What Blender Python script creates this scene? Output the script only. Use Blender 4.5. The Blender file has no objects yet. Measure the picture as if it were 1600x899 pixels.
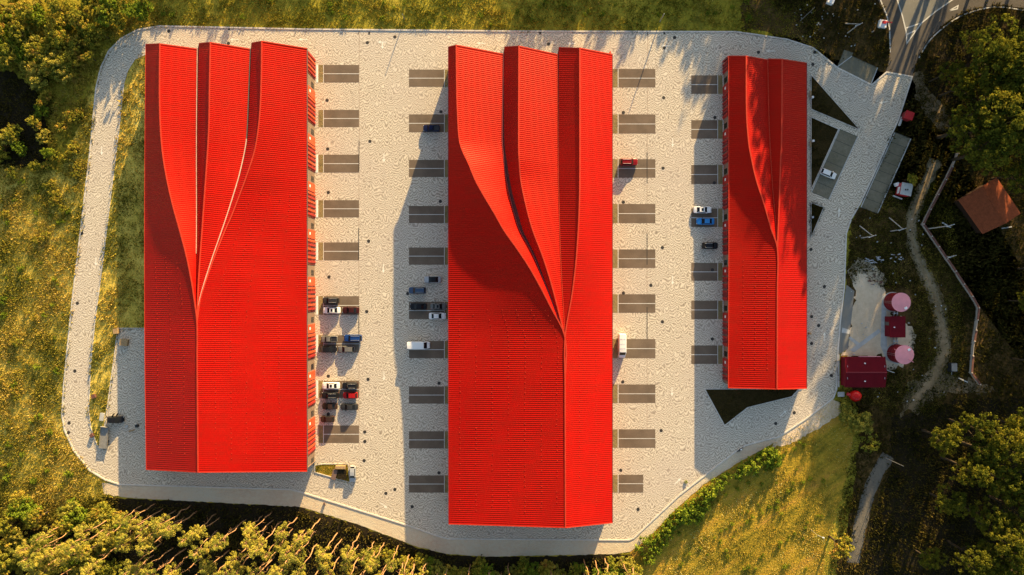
import bpy, bmesh, math, random
import numpy as np
from mathutils import Vector, Matrix

# ------------------------------------------------------------------ camera, sky, sun, exposure
S = 0.175            # metres on the ground per photograph pixel
H = 187.0            # flying height of the camera
sc = bpy.context.scene
col = sc.collection
cam_d = bpy.data.cameras.new("camera"); cam = bpy.data.objects.new("camera", cam_d); col.objects.link(cam)
cam.location = (0, 0, H); cam.rotation_euler = (0, 0, 0)
cam_d.sensor_width = 36.0; cam_d.lens = 36.0 * H / (1600 * S)
cam_d.clip_start = 1.0; cam_d.clip_end = 3000.0
sc.camera = cam

SUN_EL = math.radians(11.5)
SUN_AZ = math.radians(18.8)      # clockwise from +Y
world = bpy.data.worlds.new("World"); sc.world = world; world.use_nodes = True
wn = world.node_tree.nodes; wl = world.node_tree.links
bg = wn["Background"]
sky = wn.new("ShaderNodeTexSky"); sky.sky_type = 'NISHITA'; sky.sun_disc = False
sky.sun_elevation = SUN_EL; sky.sun_rotation = SUN_AZ
sky.air_density = 1.0; sky.dust_density = 1.2; sky.ozone_density = 0.6
wl.new(sky.outputs[0], bg.inputs[0]); bg.inputs[1].default_value = 0.086
sun_d = bpy.data.lights.new("sun", 'SUN'); sun_d.energy = 5.0; sun_d.angle = math.radians(0.5)
sun_d.color = (1.0, 0.73, 0.36)
sun = bpy.data.objects.new("sun", sun_d); col.objects.link(sun)
to_sun = Vector((math.sin(SUN_AZ) * math.cos(SUN_EL), math.cos(SUN_AZ) * math.cos(SUN_EL), math.sin(SUN_EL)))
sun.rotation_euler = (-to_sun).to_track_quat('-Z', 'Y').to_euler()
sun.location = to_sun * 400
sc.view_settings.view_transform = 'Standard'
sc.view_settings.look = 'None'
sc.view_settings.exposure = 1.84
sc.view_settings.gamma = 1.0
sc.view_settings.use_curve_mapping = False
sc.cycles.max_bounces = 6
sc.cycles.transparent_max_bounces = 4

# ------------------------------------------------------------------ helpers
R = random.Random(7)
NR = np.random.default_rng(11)

def P(px, py, z=0.0):
    """photograph pixel of a point at height z -> world point"""
    k = S * (1 - z / H)
    return Vector(((px - 800) * k, (449.5 - py) * k, z))

def interp(keys, y):
    if y <= keys[0][0]: return keys[0][1]
    for (a, va), (b, vb) in zip(keys, keys[1:]):
        if y <= b:
            return va + (vb - va) * (y - a) / (b - a)
    return keys[-1][1]

def smooth_keys(keys, n=6):
    """Catmull-Rom through (y, v) keys so that curved ridges are smooth"""
    if len(keys) < 3: return keys
    out = []
    for i in range(len(keys) - 1):
        p0 = keys[max(i - 1, 0)]; p1 = keys[i]; p2 = keys[i + 1]; p3 = keys[min(i + 2, len(keys) - 1)]
        m1 = (p2[1] - p0[1]) / max(p2[0] - p0[0], 1e-6); m2 = (p3[1] - p1[1]) / max(p3[0] - p1[0], 1e-6)
        d = p2[0] - p1[0]
        for k in range(n):
            t = k / n
            h00 = 2*t**3 - 3*t**2 + 1; h10 = t**3 - 2*t**2 + t; h01 = -2*t**3 + 3*t**2; h11 = t**3 - t**2
            out.append((p1[0] + d * t, h00*p1[1] + h10*d*m1 + h01*p2[1] + h11*d*m2))
    out.append(keys[-1])
    return out

def smooth_poly(pts, n=4, closed=True):
    out = []
    N = len(pts)
    rng = range(N) if closed else range(N - 1)
    for i in rng:
        p0 = pts[(i - 1) % N] if closed or i > 0 else pts[0]
        p1 = pts[i]; p2 = pts[(i + 1) % N]
        p3 = pts[(i + 2) % N] if closed or i + 2 < N else pts[-1]
        for k in range(n):
            t = k / n
            out.append(tuple(0.5 * ((2*p1[j]) + (-p0[j] + p2[j]) * t + (2*p0[j] - 5*p1[j] + 4*p2[j] - p3[j]) * t*t + (-p0[j] + 3*p1[j] - 3*p2[j] + p3[j]) * t**3) for j in range(2)))
    if not closed: out.append(tuple(pts[-1]))
    return out

class MB:
    def __init__(self): self.v = []; self.f = []
    def add(self, vs, fs):
        o = len(self.v); self.v += [tuple(p) for p in vs]; self.f += [tuple(i + o for i in f) for f in fs]
        return self
    def quad(self, a, b, c, d): return self.add([a, b, c, d], [(0, 1, 2, 3)])
    def box(self, c, s, rz=0.0, taper=1.0):
        cx, cy, cz = c; sx, sy, sz = s[0] / 2, s[1] / 2, s[2] / 2
        ca, sa = math.cos(rz), math.sin(rz); vs = []
        for dz in (-1, 1):
            k = taper if dz > 0 else 1.0
            for dx, dy in ((-1, -1), (1, -1), (1, 1), (-1, 1)):
                x, y = dx * sx * k, dy * sy * k
                vs.append((cx + x * ca - y * sa, cy + x * sa + y * ca, cz + dz * sz))
        return self.add(vs, [(3, 2, 1, 0), (4, 5, 6, 7), (0, 1, 5, 4), (1, 2, 6, 5), (2, 3, 7, 6), (3, 0, 4, 7)])
    def tube(self, pts, rad, n=8, caps=True):
        pts = [Vector(p) for p in pts]; rs = rad if isinstance(rad, (list, tuple)) else [rad] * len(pts)
        vs, fs = [], []
        for i, p in enumerate(pts):
            d = (pts[min(i + 1, len(pts) - 1)] - pts[max(i - 1, 0)]).normalized()
            a = Vector((0, 0, 1)) if abs(d.z) < 0.9 else Vector((1, 0, 0))
            u = d.cross(a).normalized(); w = d.cross(u)
            for k in range(n):
                t = 2 * math.pi * k / n
                vs.append(p + (u * math.cos(t) + w * math.sin(t)) * rs[i])
        for i in range(len(pts) - 1):
            for k in range(n):
                fs.append((i*n + k, i*n + (k+1) % n, (i+1)*n + (k+1) % n, (i+1)*n + k))
        if caps:
            fs.append(tuple(range(n))[::-1]); fs.append(tuple((len(pts)-1)*n + k for k in range(n)))
        return self.add(vs, fs)
    def cyl(self, c, r, h, n=20, r2=None):
        return self.tube([(c[0], c[1], c[2]), (c[0], c[1], c[2] + h)], [r, r if r2 is None else r2], n)
    def sweep(self, pts, w, h, closed=False, z0=None):
        """box section of width w and height h along a polyline of 3-D points (bottom at the points)"""
        pts = [Vector(p) for p in pts]; N = len(pts); vs, fs = [], []
        for i, p in enumerate(pts):
            a = pts[(i - 1) % N] if closed or i > 0 else p
            b = pts[(i + 1) % N] if closed or i < N - 1 else p
            d1 = (p - a); d2 = (b - p); d1.z = d2.z = 0
            d1 = d1.normalized() if d1.length > 1e-6 else d2.normalized()
            d2 = d2.normalized() if d2.length > 1e-6 else d1
            n1 = Vector((-d1.y, d1.x, 0)); n2 = Vector((-d2.y, d2.x, 0))
            m = (n1 + n2); m = m.normalized() if m.length > 1e-4 else n1
            k = min(1.0 / max(m.dot(n1), 0.4), 2.0) * w / 2
            vs += [p - m * k, p + m * k, p + m * k + Vector((0, 0, h)), p - m * k + Vector((0, 0, h))]
        rng = N if closed else N - 1
        for i in range(rng):
            j = (i + 1) % N
            for k in range(4):
                fs.append((i*4 + k, i*4 + (k+1) % 4, j*4 + (k+1) % 4, j*4 + k))
        if not closed: fs += [(0, 1, 2, 3), ((N-1)*4 + 3, (N-1)*4 + 2, (N-1)*4 + 1, (N-1)*4)]
        return self.add(vs, fs)
    def lathe(self, prof, c=(0, 0, 0), n=24):
        vs, fs = [], []
        for r, z in prof:
            for k in range(n):
                t = 2 * math.pi * k / n; vs.append((c[0] + r * math.cos(t), c[1] + r * math.sin(t), c[2] + z))
        for i in range(len(prof) - 1):
            for k in range(n):
                fs.append((i*n + k, i*n + (k+1) % n, (i+1)*n + (k+1) % n, (i+1)*n + k))
        fs.append(tuple(range(n))[::-1]); fs.append(tuple((len(prof)-1)*n + k for k in range(n)))
        return self.add(vs, fs)
    def build(self, name, m, parent=None, world=True, smooth=False):
        o3 = org(parent) if (parent is not None and world) else Vector((0, 0, 0))
        me = bpy.data.meshes.new(name)
        me.from_pydata([(v[0] - o3.x, v[1] - o3.y, v[2] - o3.z) for v in self.v], [], self.f)
        bm = bmesh.new(); bm.from_mesh(me); bmesh.ops.recalc_face_normals(bm, faces=bm.faces); bm.to_mesh(me); bm.free()
        if smooth:
            me.polygons.foreach_set("use_smooth", [True] * len(me.polygons))
        me.materials.append(m)
        o = bpy.data.objects.new(name, me); col.objects.link(o)
        if parent is not None: o.parent = parent
        return o

def org(o):
    v = Vector((0, 0, 0))
    while o is not None:
        v += o.location; o = o.parent
    return v

def link(name, me, parent=None):
    o = bpy.data.objects.new(name, me); col.objects.link(o)
    if parent is not None: o.parent = parent
    return o

def thing(name, loc, rz=0.0, scale=None):
    o = bpy.data.objects.new(name, None); col.objects.link(o)
    o.empty_display_size = 0.2
    o.location = loc; o.rotation_euler = (0, 0, rz)
    if scale is not None: o.scale = scale if isinstance(scale, (tuple, list)) else (scale,) * 3
    return o

def tag(o, label=None, cat=None, group=None, kind=None):
    if label: o["label"] = label
    if cat: o["category"] = cat
    if group: o["group"] = group
    if kind: o["kind"] = kind
    return o

def copy_tree(o, parent=None):
    c = o.copy(); col.objects.link(c); c.parent = parent
    for ch in list(o.children): copy_tree(ch, c)
    return c

def sheet(name, pts, z, m, parent=None, kind='structure', jit=0.0, smooth=0, seed=0):
    """flat ground sheet from photograph pixels"""
    rr = random.Random(seed + 5)
    if smooth: pts = smooth_poly(pts, smooth)
    if jit:
        q = []
        for i, p in enumerate(pts):
            b = pts[(i + 1) % len(pts)]; L = math.hypot(b[0]-p[0], b[1]-p[1]); n = max(1, int(L / 5))
            for k in range(n):
                q.append((p[0] + (b[0]-p[0]) * k / n + rr.gauss(0, jit), p[1] + (b[1]-p[1]) * k / n + rr.gauss(0, jit)))
        pts = q
    bm = bmesh.new()
    vs = [bm.verts.new(P(x, y)[:2] + (z,)) for x, y in pts]
    f = bm.faces.new(vs); f.normal_update()
    if f.normal.z < 0: bmesh.ops.reverse_faces(bm, faces=[f])
    bmesh.ops.triangulate(bm, faces=bm.faces[:])
    me = bpy.data.meshes.new(name); bm.to_mesh(me); bm.free(); me.materials.append(m)
    o = link(name, me, parent)
    if kind and parent is None: o["kind"] = kind
    return o

# ------------------------------------------------------------------ materials
class NT:
    """small wrapper to write node graphs briefly"""
    def __init__(self, name):
        self.m = bpy.data.materials.new(name); self.m.use_nodes = True
        self.t = self.m.node_tree; self.n = self.t.nodes; self.l = self.t.links
        self.b = self.n["Principled BSDF"]; self.out = self.n["Material Output"]
        self._pos = None
    def link(self, a, b): self.l.new(a, b)
    def val(self, x, sock):
        if isinstance(x, (int, float)): sock.default_value = x
        elif isinstance(x, (tuple, list)): sock.default_value = tuple(x) if len(x) != 3 or sock.type == 'VECTOR' else (*x, 1)
        else: self.l.new(x, sock)
    def math(self, op, a, b=0.0, c=0.0):
        n = self.n.new("ShaderNodeMath"); n.operation = op
        self.val(a, n.inputs[0]); self.val(b, n.inputs[1]); self.val(c, n.inputs[2]); return n.outputs[0]
    def pos(self):
        if self._pos is None: self._pos = self.n.new("ShaderNodeNewGeometry").outputs["Position"]
        return self._pos
    def xyz(self, v):
        n = self.n.new("ShaderNodeSeparateXYZ"); self.l.new(v, n.inputs[0]); return n.outputs
    def comb(self, x, y, z=0.0):
        n = self.n.new("ShaderNodeCombineXYZ"); self.val(x, n.inputs[0]); self.val(y, n.inputs[1]); self.val(z, n.inputs[2]); return n.outputs[0]
    def noise(self, scale, detail=3, rough=0.55, vec=None, dist=0.0, col=False):
        n = self.n.new("ShaderNodeTexNoise"); n.inputs["Scale"].default_value = scale; n.inputs["Detail"].default_value = detail
        n.inputs["Roughness"].default_value = rough; n.inputs["Distortion"].default_value = dist
        self.l.new(vec if vec is not None else self.pos(), n.inputs["Vector"])
        return n.outputs["Color"] if col else n.outputs["Fac"]
    def vor(self, scale, vec=None, feat='F1', out="Distance"):
        n = self.n.new("ShaderNodeTexVoronoi"); n.feature = feat; n.inputs["Scale"].default_value = scale
        self.l.new(vec if vec is not None else self.pos(), n.inputs["Vector"]); return n.outputs[out]
    def ramp(self, fac, stops):
        n = self.n.new("ShaderNodeValToRGB"); e = n.color_ramp.elements
        while len(e) < len(stops): e.new(0.5)
        for i, (p, c) in enumerate(stops):
            e[i].position = p; e[i].color = (*c, 1) if len(c) == 3 else c
        self.l.new(fac, n.inputs[0]); return n.outputs[0]
    def mix(self, f, a, b, mode='MIX'):
        n = self.n.new("ShaderNodeMix"); n.data_type = 'RGBA'; n.blend_type = mode
        self.val(f, n.inputs[0])
        for x, s in ((a, n.inputs[6]), (b, n.inputs[7])):
            if isinstance(x, (tuple, list)): s.default_value = (*x[:3], 1)
            else: self.l.new(x, s)
        return n.outputs[2]
    def bump(self, h, strength=0.5, dist=0.05):
        n = self.n.new("ShaderNodeBump"); n.inputs["Strength"].default_value = strength; n.inputs["Distance"].default_value = dist
        self.l.new(h, n.inputs["Height"]); self.l.new(n.outputs[0], self.b.inputs["Normal"])
    def done(self, colr=None, rough=None, metal=None, spec=None):
        if colr is not None: self.val(colr, self.b.inputs["Base Color"])
        if rough is not None: self.val(rough, self.b.inputs["Roughness"])
        if metal is not None: self.val(metal, self.b.inputs["Metallic"])
        if spec is not None: self.val(spec, self.b.inputs["Specular IOR Level"])
        return self.m

def plain(name, c, rough=0.6, metal=0.0, var=0.12, scale=3.0, spec=0.5):
    n = NT(name)
    f = n.noise(scale, 4)
    a = tuple(x * (1 - var) for x in c); b = tuple(min(1, x * (1 + var)) for x in c)
    return n.done(n.ramp(f, [(0.3, a), (0.7, b)]), rough, metal, spec)

def mat_paving():
    n = NT("cobble_paving"); p = n.pos()
    dn = n.noise(0.30, 2, 0.5, col=True); d = n.xyz(dn)
    x, y, z = n.xyz(p)
    xx = n.math('ADD', x, n.math('MULTIPLY', n.math('SUBTRACT', d[0], 0.5), 3.6))
    yy = n.math('ADD', y, n.math('MULTIPLY', n.math('SUBTRACT', d[1], 0.5), 3.6))
    u = n.math('MULTIPLY', xx, math.pi / 1.35)
    arc = n.math('ABSOLUTE', n.math('SINE', u))
    v = n.math('ADD', n.math('MULTIPLY', yy, 1 / 0.74), n.math('MULTIPLY', arc, 0.9))
    ring = n.math('PINGPONG', v, 0.5)                       # 0..0.5
    ring = n.math('MULTIPLY', ring, 2.0)
    fine = n.vor(3.3)
    blot = n.noise(0.05, 4)
    mid = n.noise(0.7, 3)
    k = n.math('ADD', n.math('MULTIPLY', ring, 0.74), n.math('MULTIPLY', n.noise(2.0, 3, 0.7), 0.62))
    c = n.ramp(k, [(0.22, (0.175, 0.138, 0.098)), (0.58, (0.445, 0.378, 0.285)), (1.0, (0.68, 0.595, 0.46))])
    c = n.mix(n.math('MULTIPLY', n.ramp(blot, [(0.42, (0, 0, 0)), (0.66, (1, 1, 1))]), 0.30), c, (0.47, 0.385, 0.33))
    c = n.mix(n.math('MULTIPLY', n.ramp(mid, [(0.5, (0, 0, 0)), (0.75, (1, 1, 1))]), 0.18), c, (0.62, 0.57, 0.47))
    # worn wheel stains along the lanes
    st = n.noise(0.35, 5, 0.65, vec=n.comb(n.math('MULTIPLY', x, 2.4), n.math('MULTIPLY', y, 0.35)))
    c = n.mix(n.math('MULTIPLY', n.ramp(st, [(0.56, (0, 0, 0)), (0.78, (1, 1, 1))]), 0.34), c, (0.25, 0.205, 0.165))
    oil = n.noise(0.42, 2, 0.4)
    c = n.mix(n.math('MULTIPLY', n.ramp(oil, [(0.70, (0, 0, 0)), (0.78, (1, 1, 1))]), 0.30), c, (0.16, 0.135, 0.11))
    n.bump(n.math('ADD', n.math('MULTIPLY', ring, 0.6), n.math('MULTIPLY', fine, -0.6)), 0.35, 0.035)
    return n.done(c, 0.85, 0, 0.25)

def mat_roof():
    n = NT("red_sheet_metal"); p = n.pos(); x, y, z = n.xyz(p)
    a = n.noise(0.06, 3)
    sheetv = n.n.new("ShaderNodeTexWhiteNoise"); sheetv.noise_dimensions = '2D'
    cell = n.comb(n.math('FLOOR', n.math('MULTIPLY', x, 1 / 6.1)), n.math('FLOOR', n.math('MULTIPLY', y, 1 / 1.2)))
    n.link(cell, sheetv.inputs[0])
    c = n.ramp(a, [(0.35, (0.37, 0.0035, 0.0026)), (0.65, (0.43, 0.0055, 0.0032))])
    c = n.mix(n.math('MULTIPLY', sheetv.outputs[0], 0.42), c, (0.31, 0.008, 0.004))
    streak = n.noise(0.5, 4, 0.6, vec=n.comb(n.math('MULTIPLY', x, 0.25), n.math('MULTIPLY', y, 3.0)))
    c = n.mix(n.math('MULTIPLY', n.ramp(streak, [(0.5, (0, 0, 0)), (0.75, (1, 1, 1))]), 0.16), c, (0.48, 0.014, 0.007))
    grime = n.noise(0.9, 6, 0.7)
    c = n.mix(n.math('MULTIPLY', n.ramp(grime, [(0.50, (0, 0, 0)), (0.8, (1, 1, 1))]), 0.5), c, (0.25, 0.012, 0.006))
    n.b.inputs['Specular Tint'].default_value = (1.0, 0.33, 0.13, 1)
    return n.done(c, n.ramp(grime, [(0.3, (0.42,) * 3), (0.7, (0.52,) * 3)]), 0.0, 0.26)

def mat_ground(name, cols, s1=0.035, s2=0.45, s3=2.0):
    n = NT(name)
    f = n.math('ADD', n.math('MULTIPLY', n.noise(s1, 5, 0.6), 0.5), n.math('ADD', n.math('MULTIPLY', n.noise(s2, 4, 0.65), 0.32), n.math('MULTIPLY', n.noise(s3, 3, 0.7), 0.2)))
    c = n.ramp(f, [(0.36 + 0.3 * i / (len(cols) - 1), k) for i, k in enumerate(cols)])
    n.bump(n.math('ADD', n.noise(s2, 5, 0.7), n.noise(s3, 3, 0.7)), 0.8, 0.18)
    return n.done(c, 0.95, 0, 0.1)

def mat_field():
    n = NT("field_ground"); x, y, z = n.xyz(n.pos())
    u = n.math('ADD', n.math('MULTIPLY', x, 0.80), n.math('MULTIPLY', y, 0.60)); v = n.math('SUBTRACT', n.math('MULTIPLY', y, 0.80), n.math('MULTIPLY', x, 0.60))
    st = n.noise(1.0, 4, 0.6, vec=n.comb(n.math('MULTIPLY', u, 0.035), n.math('MULTIPLY', v, 0.36)))
    f = n.math('ADD', n.math('MULTIPLY', st, 0.5), n.math('ADD', n.math('MULTIPLY', n.noise(0.09, 4, 0.6), 0.32), n.math('MULTIPLY', n.noise(1.3, 4, 0.7), 0.24)))
    c = n.ramp(f, [(0.38, (0.060, 0.062, 0.010)), (0.47, (0.20, 0.158, 0.016)), (0.55, (0.38, 0.250, 0.024)), (0.66, (0.44, 0.235, 0.040))])
    n.bump(n.math('ADD', n.noise(0.5, 5, 0.7), n.noise(2.0, 3, 0.7)), 0.9, 0.22)
    return n.done(c, 0.95, 0, 0.1)

def mat_leaf(name, stops, trans=0.3):
    n = NT(name)
    a = n.n.new("ShaderNodeAttribute"); a.attribute_name = "tint"
    oi = n.n.new("ShaderNodeObjectInfo")
    f = n.math('ADD', n.math('MULTIPLY', a.outputs["Fac"], 0.72), n.math('MULTIPLY', oi.outputs["Random"], 0.28))
    c = n.ramp(f, stops)
    d = n.n.new("ShaderNodeBsdfDiffuse"); t = n.n.new("ShaderNodeBsdfTranslucent"); mx = n.n.new("ShaderNodeMixShader")
    n.link(c, d.inputs[0]); n.link(c, t.inputs[0]); mx.inputs[0].default_value = trans
    n.link(d.outputs[0], mx.inputs[1]); n.link(t.outputs[0], mx.inputs[2]); n.link(mx.outputs[0], n.out.inputs[0])
    n.n.remove(n.b)
    return n.m

def mat_asphalt(name, a, b):
    n = NT(name); x, y, z = n.xyz(n.pos())
    g = n.math('ADD', n.math('MULTIPLY', n.noise(0.25, 4), 0.6), n.math('MULTIPLY', n.noise(5.0, 3, 0.7), 0.4))
    c = n.ramp(g, [(0.36, a), (0.64, b)])
    n.bump(n.noise(9.0, 3, 0.7), 0.3, 0.02)
    return n.done(c, 0.88, 0, 0.25)

def mat_paint(name, c, rough=0.28, metal=0.0):
    n = NT(name)
    f = n.noise(6.0, 4)
    k = n.mix(n.math('MULTIPLY', n.ramp(f, [(0.45, (0, 0, 0)), (0.8, (1, 1, 1))]), 0.12), c, tuple(0.7 * x + 0.012 for x in c))
    n.b.inputs["Coat Weight"].default_value = 0.08; n.b.inputs["Coat Roughness"].default_value = 0.08
    return n.done(k, rough, metal, 0.16)

M = {}
M['paving'] = mat_paving()
M['roof'] = mat_roof()
M['roof_trim'] = plain("red_trim_metal", (0.52, 0.040, 0.016), 0.6, 0, 0.1, 1.0, 0.15)
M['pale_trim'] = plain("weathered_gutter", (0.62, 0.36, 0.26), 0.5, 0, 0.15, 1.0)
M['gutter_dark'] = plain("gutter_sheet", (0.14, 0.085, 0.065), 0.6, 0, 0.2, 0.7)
M['dark_red'] = plain("dark_red_cladding", (0.20, 0.010, 0.012), 0.55, 0, 0.12, 0.8)
M['orange'] = plain("orange_red_cladding", (0.52, 0.070, 0.016), 0.5, 0, 0.15, 0.7)
M['red_fin'] = plain("red_fin_cladding", (0.34, 0.016, 0.010), 0.6, 0, 0.15, 0.7)
M['wall'] = plain("rendered_wall", (0.20, 0.13, 0.09), 0.85, 0, 0.12, 0.6)
M['door'] = plain("grey_shutter", (0.105, 0.098, 0.08), 0.5, 0, 0.15, 0.9)
M['glass'] = plain("dark_window_glass", (0.010, 0.011, 0.012), 0.12, 0, 0.2, 1.0, 0.22)
M['kerb'] = plain("kerb_concrete", (0.56, 0.51, 0.44), 0.85, 0, 0.14, 1.2)
M['concrete'] = plain("pale_concrete", (0.42, 0.41, 0.38), 0.85, 0, 0.16, 0.8)
M['bay'] = mat_asphalt("parking_asphalt", (0.1158, 0.0847, 0.0580), (0.1774, 0.1298, 0.0900))
M['road'] = mat_asphalt("road_asphalt", (0.0748, 0.0638, 0.0527), (0.1188, 0.1020, 0.0850))
M['road_pale'] = mat_asphalt("worn_pale_asphalt", (0.16, 0.155, 0.135), (0.215, 0.205, 0.18))
M['paint'] = plain("white_road_paint", (0.60, 0.58, 0.53), 0.7, 0, 0.12, 2.0)
M['faint_paint'] = plain("worn_road_paint", (0.72, 0.68, 0.58), 0.8, 0, 0.1, 2.0)
M['iron'] = plain("cast_iron", (0.035, 0.03, 0.025), 0.7, 0.3, 0.2, 4.0)
M['gravel'] = mat_ground("gravel", [(0.5151, 0.3663, 0.2575), (0.5664, 0.4742, 0.3392), (0.5664, 0.5225, 0.4019)], 0.06, 1.1, 6.0)
M['gravel_grey'] = mat_ground("grey_gravel", [(0.1050, 0.0945, 0.0748), (0.1470, 0.1295, 0.1020), (0.1890, 0.1680, 0.1360)], 0.1, 1.4, 6.0)
M['sand'] = mat_ground("sandy_ground", [(0.50, 0.38, 0.25), (0.64, 0.50, 0.34), (0.74, 0.60, 0.43)], 0.05, 0.6, 4.0)
M['track'] = mat_ground("dirt_track", [(0.1150, 0.0800, 0.0427), (0.2070, 0.1494, 0.0808), (0.3220, 0.2347, 0.1377)], 0.1, 0.7, 3.0)
M['meadow'] = mat_ground("meadow_ground", [(0.2259, 0.1850, 0.0263), (0.4311, 0.3277, 0.0471), (0.6775, 0.4818, 0.0836), (0.7200, 0.6361, 0.1698)], 0.03, 0.3, 1.6)
M['verge'] = mat_ground("verge_ground", [(0.1637, 0.1487, 0.0174), (0.3071, 0.2528, 0.0233), (0.5322, 0.3906, 0.0464)], 0.05, 0.4, 1.8)
M['field'] = mat_field()
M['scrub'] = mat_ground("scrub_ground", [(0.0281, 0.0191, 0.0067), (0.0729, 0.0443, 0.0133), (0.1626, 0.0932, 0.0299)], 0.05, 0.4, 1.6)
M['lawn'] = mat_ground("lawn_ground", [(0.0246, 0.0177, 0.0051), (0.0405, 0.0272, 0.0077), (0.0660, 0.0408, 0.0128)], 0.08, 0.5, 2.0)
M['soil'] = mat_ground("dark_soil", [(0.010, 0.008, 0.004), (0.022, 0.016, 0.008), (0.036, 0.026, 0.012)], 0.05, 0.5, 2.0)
M['bed'] = mat_ground("planted_strip", [(0.156, 0.126, 0.054), (0.24, 0.186, 0.084), (0.312, 0.24, 0.12)], 0.2, 1.0, 4.0)
M['grid_paver'] = mat_ground("grass_grid_pavers", [(0.1305, 0.1191, 0.0765), (0.1762, 0.1580, 0.1103), (0.2349, 0.2090, 0.1519)], 0.12, 1.2, 5.0)
M['bark'] = plain("pine_bark", (0.34, 0.19, 0.095), 0.9, 0, 0.3, 2.5, 0.1)
M['bark_grey'] = plain("grey_bark", (0.05, 0.036, 0.022), 0.9, 0, 0.3, 2.5, 0.1)
M['pine'] = mat_leaf("pine_needles", [(0.05, (0.0883, 0.1110, 0.0213)), (0.40, (0.2650, 0.2559, 0.0427)), (0.75, (0.4617, 0.3753, 0.0598)), (1.0, (0.5070, 0.3626, 0.0769))], 0.32)
M['broad'] = mat_leaf("broad_leaves", [(0.05, (0.0280, 0.0428, 0.0075)), (0.45, (0.0813, 0.0924, 0.0113)), (0.8, (0.1569, 0.1453, 0.0151)), (1.0, (0.2171, 0.1651, 0.0176))], 0.32)
M['autumn'] = mat_leaf("autumn_leaves", [(0.05, (0.0900, 0.1137, 0.0168)), (0.35, (0.2086, 0.2104, 0.0264)), (0.65, (0.3435, 0.2843, 0.0336)), (0.88, (0.4039, 0.2418, 0.0433)), (1.0, (0.3910, 0.1706, 0.0433))], 0.25)
M['shrub'] = mat_leaf("shrub_leaves", [(0.05, (0.0526, 0.0901, 0.0108)), (0.45, (0.1316, 0.1857, 0.0181)), (0.8, (0.2522, 0.2955, 0.0253)), (1.0, (0.3509, 0.3518, 0.0325))], 0.25)
M['grass'] = mat_leaf("dry_grass", [(0.0, (0.0884, 0.0965, 0.0150)), (0.3, (0.2408, 0.2180, 0.0276)), (0.62, (0.4817, 0.3502, 0.0566)), (0.85, (0.6660, 0.4827, 0.1383)), (1.0, (0.6660, 0.6984, 0.3017))], 0.3)
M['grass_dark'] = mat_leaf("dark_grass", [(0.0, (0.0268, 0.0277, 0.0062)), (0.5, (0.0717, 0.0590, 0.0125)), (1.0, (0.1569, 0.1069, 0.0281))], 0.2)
M['grass_green'] = mat_leaf("green_grass", [(0.0, (0.0631, 0.0763, 0.0093)), (0.35, (0.1823, 0.1779, 0.0186)), (0.7, (0.3648, 0.2796, 0.0326)), (1.0, (0.5418, 0.4195, 0.0932))], 0.3)
M['tyre'] = plain("tyre_rubber", (0.012, 0.012, 0.012), 0.85, 0, 0.2)
M['rim'] = plain("wheel_alloy", (0.35, 0.35, 0.36), 0.35, 0.8, 0.1)
M['lamp'] = plain("headlamp_lens", (0.75, 0.75, 0.72), 0.15, 0, 0.05)
M['tail'] = plain("tail_lamp_lens", (0.35, 0.012, 0.012), 0.25, 0, 0.05)
M['black'] = plain("black_plastic", (0.014, 0.014, 0.015), 0.55, 0, 0.2)
M['steel'] = plain("galvanised_steel", (0.46, 0.46, 0.46), 0.4, 0.7, 0.15)
M['pole'] = plain("concrete_pole", (0.34, 0.325, 0.295), 0.85, 0, 0.1)
M['white'] = plain("white_paintwork", (0.78, 0.77, 0.74), 0.5, 0, 0.06)
M['red_paint'] = plain("red_paintwork", (0.42, 0.012, 0.016), 0.4, 0, 0.08)
M['hut_roof'] = plain("crimson_roof_sheet", (0.125, 0.002, 0.007), 0.6, 0, 0.12, 0.6, 0.12)
M['tank_top'] = plain("pink_tank_top", (0.72, 0.26, 0.28), 0.6, 0, 0.07, 0.7)
M['tank_side'] = plain("crimson_tank_side", (0.15, 0.004, 0.010), 0.55, 0, 0.1, 0.8, 0.15)
M['ball'] = mat_paint("glossy_red_vessel", (0.50, 0.010, 0.008), 0.2)
M['tile'] = plain("brown_tile", (0.24, 0.062, 0.024), 0.9, 0, 0.2, 1.5, 0.1)
M['timber'] = plain("timber", (0.34, 0.22, 0.10), 0.8, 0, 0.2, 2.0)
M['fence_cap'] = plain("brown_fence_cap", (0.12, 0.045, 0.03), 0.8, 0, 0.2, 2.0)
M['fence_panel'] = plain("pale_fence_panel", (0.40, 0.33, 0.27), 0.85, 0, 0.15, 0.8)
M['tarp'] = plain("white_plastic_sheet", (0.36, 0.36, 0.36), 0.5, 0, 0.15, 3.0)
M['grey_flat'] = plain("grey_deck", (0.20, 0.19, 0.17), 0.7, 0, 0.15, 1.5)

M['stall'] = plain("stall_divider", (0.085, 0.082, 0.062), 0.9, 0, 0.2, 2.0, 0.1)
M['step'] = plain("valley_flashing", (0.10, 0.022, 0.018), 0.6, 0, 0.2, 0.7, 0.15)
M['rut'] = mat_ground("wheel_rut_earth", [(0.14, 0.105, 0.062), (0.22, 0.17, 0.10), (0.29, 0.23, 0.15)], 0.1, 0.9, 3.0)
M['shadow_wall'] = plain("shadow_dark_wall", (0.030, 0.016, 0.010), 0.9, 0, 0.2, 2.0, 0.1)  # near-black shed walls stand in for the shadow along their edges
M['seam'] = plain("paving_seam", (0.40, 0.315, 0.235), 0.9, 0, 0.2, 1.5, 0.1)
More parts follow.
